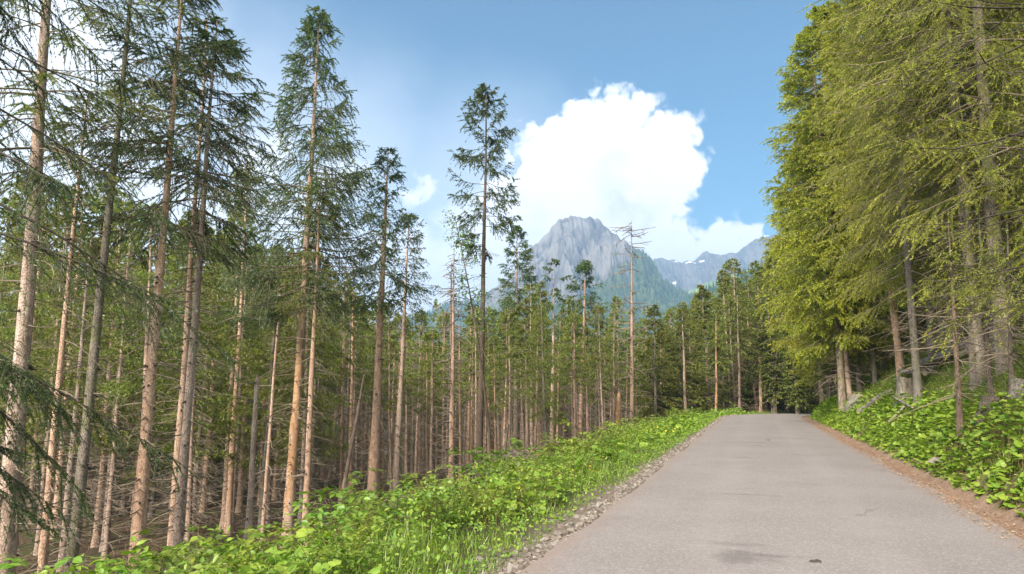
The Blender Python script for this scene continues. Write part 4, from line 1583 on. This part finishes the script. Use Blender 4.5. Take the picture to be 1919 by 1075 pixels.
    stuff(mb, 'gravel', [M['rock'], plain_mat('pebble_light', (.18, .16, .14), (.28, .255, .225), 20), plain_mat('pebble_brown', (.10, .08, .065), (.18, .15, .125), 20)],
          'loose grey stones along the left edge of the road', 'gravel')
    # needles, twigs and leaf bits on the right dirt shoulder and on the forest floor
    mb = MB()
    q, t, x, y, z = scatter(rng, 11000, -3.3, -2.15, 3, 40, 1.6)
    m = len(q)
    z = np.where(q > -2.34, .012, z)
    stamp(mb, LEAF_V, LEAF_F, basis(rng.uniform(0, 6.28, m), rng.normal(0, .15, m), rng.normal(0, .3, m)), np.stack([x, y, z + .008], -1), rng.uniform(.015, .045, m), rng.integers(0, 2, m))
    n = 1500
    q, t, x, y, z = scatter(rng, n, 7, 24, 5, 60, 1.3)
    m = len(q)
    a = rng.uniform(0, 6.28, m)
    L = rng.uniform(.2, 1.4, m)
    p = np.stack([x, y, z + .04], -1)
    dv = np.stack([np.cos(a), np.sin(a), rng.normal(.1, .2, m)], -1)
    P = p[:, None] + dv[:, None] * L[:, None, None] * np.linspace(0, 1, 4)[None, :, None] + rng.normal(0, .04, (m, 4, 3))
    tubes(mb, P, np.broadcast_to(np.array((.012, .010, .008, .004)), (m, 4)) * np.maximum(1, y / 25)[:, None], 3, 2, False)
    stuff(mb, 'litter', [plain_mat('dry_leaf', (.20, .09, .04), (.33, .17, .08), 20), plain_mat('dry_leaf_pale', (.32, .22, .13), (.42, .32, .2), 20), M['twig']],
          'brown needles, dry leaves and fallen twigs along shoulder and forest floor', 'litter')
    # grey brushwood heaped behind the left verge
    mb = MB()
    for (px, py, d, k, w) in ((965, 862, 24, 420, 1.8), (780, 940, 16, 220, 1.2), (1010, 865, 26, 220, 1.5), (1190, 812, 40, 160, 2.2), (1080, 845, 32, 160, 2)):
        c = at(px, py, d)
        g = float(G(c[0], d))
        p = np.stack([c[0] + rng.normal(0, w * .5, k), d + rng.normal(0, w * .5, k), g + rng.random(k) ** 1.6 * max(.5, c[2] - g + .35)], -1)
        a = rng.uniform(0, 6.28, k)
        dv = norm(np.stack([np.cos(a), np.sin(a), rng.normal(.15, .4, k)], -1))
        L = rng.uniform(.4, 1.3, k)
        P = p[:, None] + dv[:, None] * L[:, None, None] * np.linspace(-.5, .5, 5)[None, :, None] + np.array((0, 0, -.25)) * L[:, None, None] * (np.linspace(-.5, .5, 5) ** 2)[None, :, None]
        tubes(mb, P, np.broadcast_to(np.array((.009, .008, .007, .005, .003)), (k, 5)) * max(1, d / 18), 3, 0, False)
    stuff(mb, 'brushwood', [plain_mat('brush', (.20, .165, .13), (.36, .31, .25), 5)], 'tangled grey dead branches heaped behind the left verge plants', 'brushwood')


build_cover()

# ------------------------------------------------------------------ logs, stump, rocks, fallen leaf


def build_debris():
    rng = np.random.default_rng(17)

    def log(label, a, b, da, r_px, lift=0.0, name='fallen_log', bark='log', taper=.75, stubs=4):
        A = hit(*a)
        B = hit(*b)
        A, B = A + np.array((0, 0, lift + .18)), B + np.array((0, 0, lift + .18))
        r = r_px * .5 * A[1] / F
        n = 9
        u = np.linspace(0, 1, n)
        c = (A + B) / 2
        P = A[None] * (1 - u)[:, None] + B[None] * u[:, None] - c + rng.normal(0, r * .12, (n, 3))
        P[:, 2] += r * .5
        mb = MB()
        tubes(mb, P, r * (1 - (1 - taper) * u) * (1 + rng.normal(0, .05, n)), 10, 0, True, cap=1)
        if stubs:
            i = rng.integers(1, n - 1, stubs)
            a_ = rng.uniform(0, 6.28, stubs)
            d_ = np.stack([np.cos(a_), rng.uniform(-.5, 0, stubs), np.abs(np.sin(a_))], -1)
            Q = P[i][:, None] + d_[:, None] * (r * rng.uniform(1.5, 4, stubs))[:, None, None] * np.linspace(0, 1, 3)[None, :, None]
            tubes(mb, Q, np.broadcast_to(np.array((.22, .17, .1)) * r, (stubs, 3)), 4, 0)
        o = mb.build(name, [M[bark], M['cut_wood']])
        o.location = c
        o['label'], o['category'] = label, 'log' if name == 'fallen_log' else 'branch'
        return o
    log('pale broken log lying upslope on the right bank by the road', (1612, 784), (1672, 744), 0, 13)
    log('pale cut log end lying behind the grey stump', (1690, 714), (1738, 722), 0, 11, .15)
    log('long mossy log leaning up the bank among the trunks', (1722, 706), (1822, 668), 0, 18, .1, stubs=7)
    log('long dark log upslope by the right picture edge', (1800, 690), (1902, 640), 0, 14, .1)
    log('grey stick lying under the crossing thinner stick', (1668, 812), (1706, 776), 0, 6, .12, 'fallen_branch', stubs=2)
    log('thin brown stick crossing over the grey stick', (1674, 768), (1712, 796), 0, 4, .25, 'fallen_branch', stubs=1)
    log('bleached slanting dead pole between the forest trunks', (985, 850), (925, 776), 0, 5, .4, 'fallen_branch', stubs=2)

    # stump
    def stump(label, px, py, h, r, seed, bark='log'):
        g = np.random.default_rng(seed)
        p = hit(px, py)
        mb = MB()
        n, k = 7, 14
        z = np.linspace(-.3, h, n)
        a = np.arange(k) * 2 * math.pi / k
        rough = 1 + .16 * g.standard_normal(k)
        rr = r * (1 + .8 * np.exp(-np.maximum(z, 0) / .18))[:, None] * (1 + (rough - 1)[None] * np.linspace(1.3, .7, n)[:, None])
        V = np.stack([rr * np.cos(a), rr * np.sin(a), z[:, None] + 0 * rr], -1)
        V[-1, :, 2] += .04 * np.sin(a + g.uniform(0, 6)) + g.uniform(-.012, .012, k)
        i = np.arange(n - 1)[:, None] * k
        c = np.arange(k)[None]
        f = np.stack([i + c, i + (c + 1) % k, i + k + (c + 1) % k, i + k + c], -1).reshape(-1, 4)
        mb.add(V, f, 0, True)
        top = np.concatenate([V[-1], [[0, 0, h - .03]]])
        mb.add(top, [(j, (j + 1) % k, k) for j in range(k)], 1, False)
        o = mb.build('tree_stump', [M[bark], M['cut_wood']])
        o.location = (p[0], p[1], float(G(p[0], p[1])))
        o['label'], o['category'] = label, 'stump'
    stump('weathered grey stump on the right bank beside the dark leaning trunk', 1697, 752, .75, .22, 5)
    stump('mossy low stump near the bend, by the straight brown trunk', 1612, 758, .4, .3, 6, 'mossrock')
    stump('dark rotten stump under the thin leaning sapling', 1868, 776, .35, .2, 7, 'bark_dark')
    stump('small pale stump at the right picture edge', 1912, 742, .32, .12, 8)

    def rock(label, px, py, s, seed, mat='mossrock'):
        g = np.random.default_rng(seed)
        p = hit(px, py)
        nu, nv = 9, 14
        th = np.linspace(0, math.pi, nu)
        ph = np.arange(nv) * 2 * math.pi / nv
        TH, PH = np.meshgrid(th, ph, indexing='ij')
        d = np.stack([np.sin(TH) * np.cos(PH), np.sin(TH) * np.sin(PH), np.cos(TH)], -1)
        k = g.normal(0, 1, (7, 3))
        k /= np.linalg.norm(k, axis=1, keepdims=True)
        r = np.min(np.stack([np.where(d @ c > .05, .75 / np.maximum(d @ c, .05), 9) for c in k] + [np.ones(d.shape[:2])]), 0)
        V = d * r[..., None] * np.array((1.2, .9, .7)) * s
        i = np.arange(nu - 1)[:, None] * nv
        c = np.arange(nv)[None]
        f = np.stack([i + c, i + nv + c, i + nv + (c + 1) % nv, i + (c + 1) % nv], -1).reshape(-1, 4)
        mb = MB()
        mb.add(V, f, 0, False)
        o = mb.build('rock', [M[mat]])
        o.location = (p[0], p[1], float(G(p[0], p[1])) + s * .2)
        o['label'], o['category'] = label, 'rock'
    rock('pale flat stone half hidden in leaves on the right bank', 1757, 872, .16, 21, 'rock')
    rock('mossy boulder on the bank behind the pale broken log', 1606, 748, .4, 22)
    rock('largest grey stone on the gravel edge near the camera', 898, 1054, .05, 24, 'rock')
    # fallen leaf on the road
    p = hit(1527, 1071)
    mb = MB()
    stamp(mb, BROAD_V, BROAD_F, basis(np.array([.4]), np.array([.1]), np.array([.2])), np.zeros((1, 3)), np.array([.11]))
    o = mb.build('fallen_leaf', [M['bark_dark']])
    o.location = (p[0], p[1], .035)
    o['label'], o['category'] = 'small dark fallen leaf lying on the asphalt nearest the camera', 'leaf'


build_debris()

# ------------------------------------------------------------------ trees and shrubs that others hide completely are left out


def prune():
    from mathutils import Vector
    bpy.context.view_layer.update()
    dg = bpy.context.evaluated_depsgraph_get()
    rng = np.random.default_rng(3)
    gone = 0
    for e in [o for o in sc.objects if o.type == 'EMPTY' and o.get('category') in ('tree', 'shrub')]:
        seen = False
        kids = [c for c in e.children if c.type == 'MESH']
        pts = []
        for c in kids:
            n = len(c.data.vertices)
            pts += [c.matrix_world @ c.data.vertices[int(i)].co for i in rng.integers(0, n, 70)]
        for p in pts:
            px, py = project(np.array(p))
            if not (-20 < px < 1940 and -20 < py < 1095):
                continue
            for dx in (0.0, -.8, .8):
                o = Vector((EYE[0] + dx, EYE[1], EYE[2]))
                dv = p - o
                L = dv.length
                ok, loc, nrm, idx, ob, mx = sc.ray_cast(dg, o, dv / L, distance=L + .3)
                if not ok or ob.parent == e or (loc - o).length > L - .25:
                    seen = True
                    break
            if seen:
                break
        if not seen:
            gone += 1
            for c in list(e.children):
                bpy.data.objects.remove(c)
            bpy.data.objects.remove(e)
    print('hidden', gone)


prune()

# ------------------------------------------------------------------ air
def build_haze():
    m = bpy.data.materials.new('haze')
    m.use_nodes = True
    w = NT(m.node_tree)
    v = w.n('ShaderNodeVolumePrincipled', {'Color': (.42, .66, 1.0, 1), 'Density': 0.00029, 'Anisotropy': 0.35})
    o = w.n('ShaderNodeOutputMaterial')
    w.t.links.new(v.outputs[0], o.inputs['Volume'])
    lo, hi = np.array((1e9,) * 3), np.array((-1e9,) * 3)
    for ob in sc.objects:
        if ob.type == 'MESH':
            n = len(ob.data.vertices)
            if ob.parent is None:
                co = np.empty(n * 3, np.float32)
                ob.data.vertices.foreach_get('co', co)
                co = co.reshape(-1, 3) + np.array(ob.location)
                lo, hi = np.minimum(lo, co.min(0)), np.maximum(hi, co.max(0))
    lo -= np.array((5, 5, 1.0))
    hi += np.array((5, 5, 3.0))
    mb = MB()
    V = [(x, y, z) for x in (lo[0], hi[0]) for y in (lo[1], hi[1]) for z in (lo[2], hi[2])]
    mb.add(V, [(0, 1, 3, 2), (4, 6, 7, 5), (0, 4, 5, 1), (2, 3, 7, 6), (0, 2, 6, 4), (1, 5, 7, 3)])
    ob = mb.build('haze', [m])
    set_kind(ob, 'stuff')
    ob['label'], ob['category'] = 'thin blue air haze between the road and the far mountains', 'haze'
    print('haze', lo, hi)


build_haze()
print('polys', sum(len(me.polygons) for me in bpy.data.meshes), 'objects', len(sc.objects))
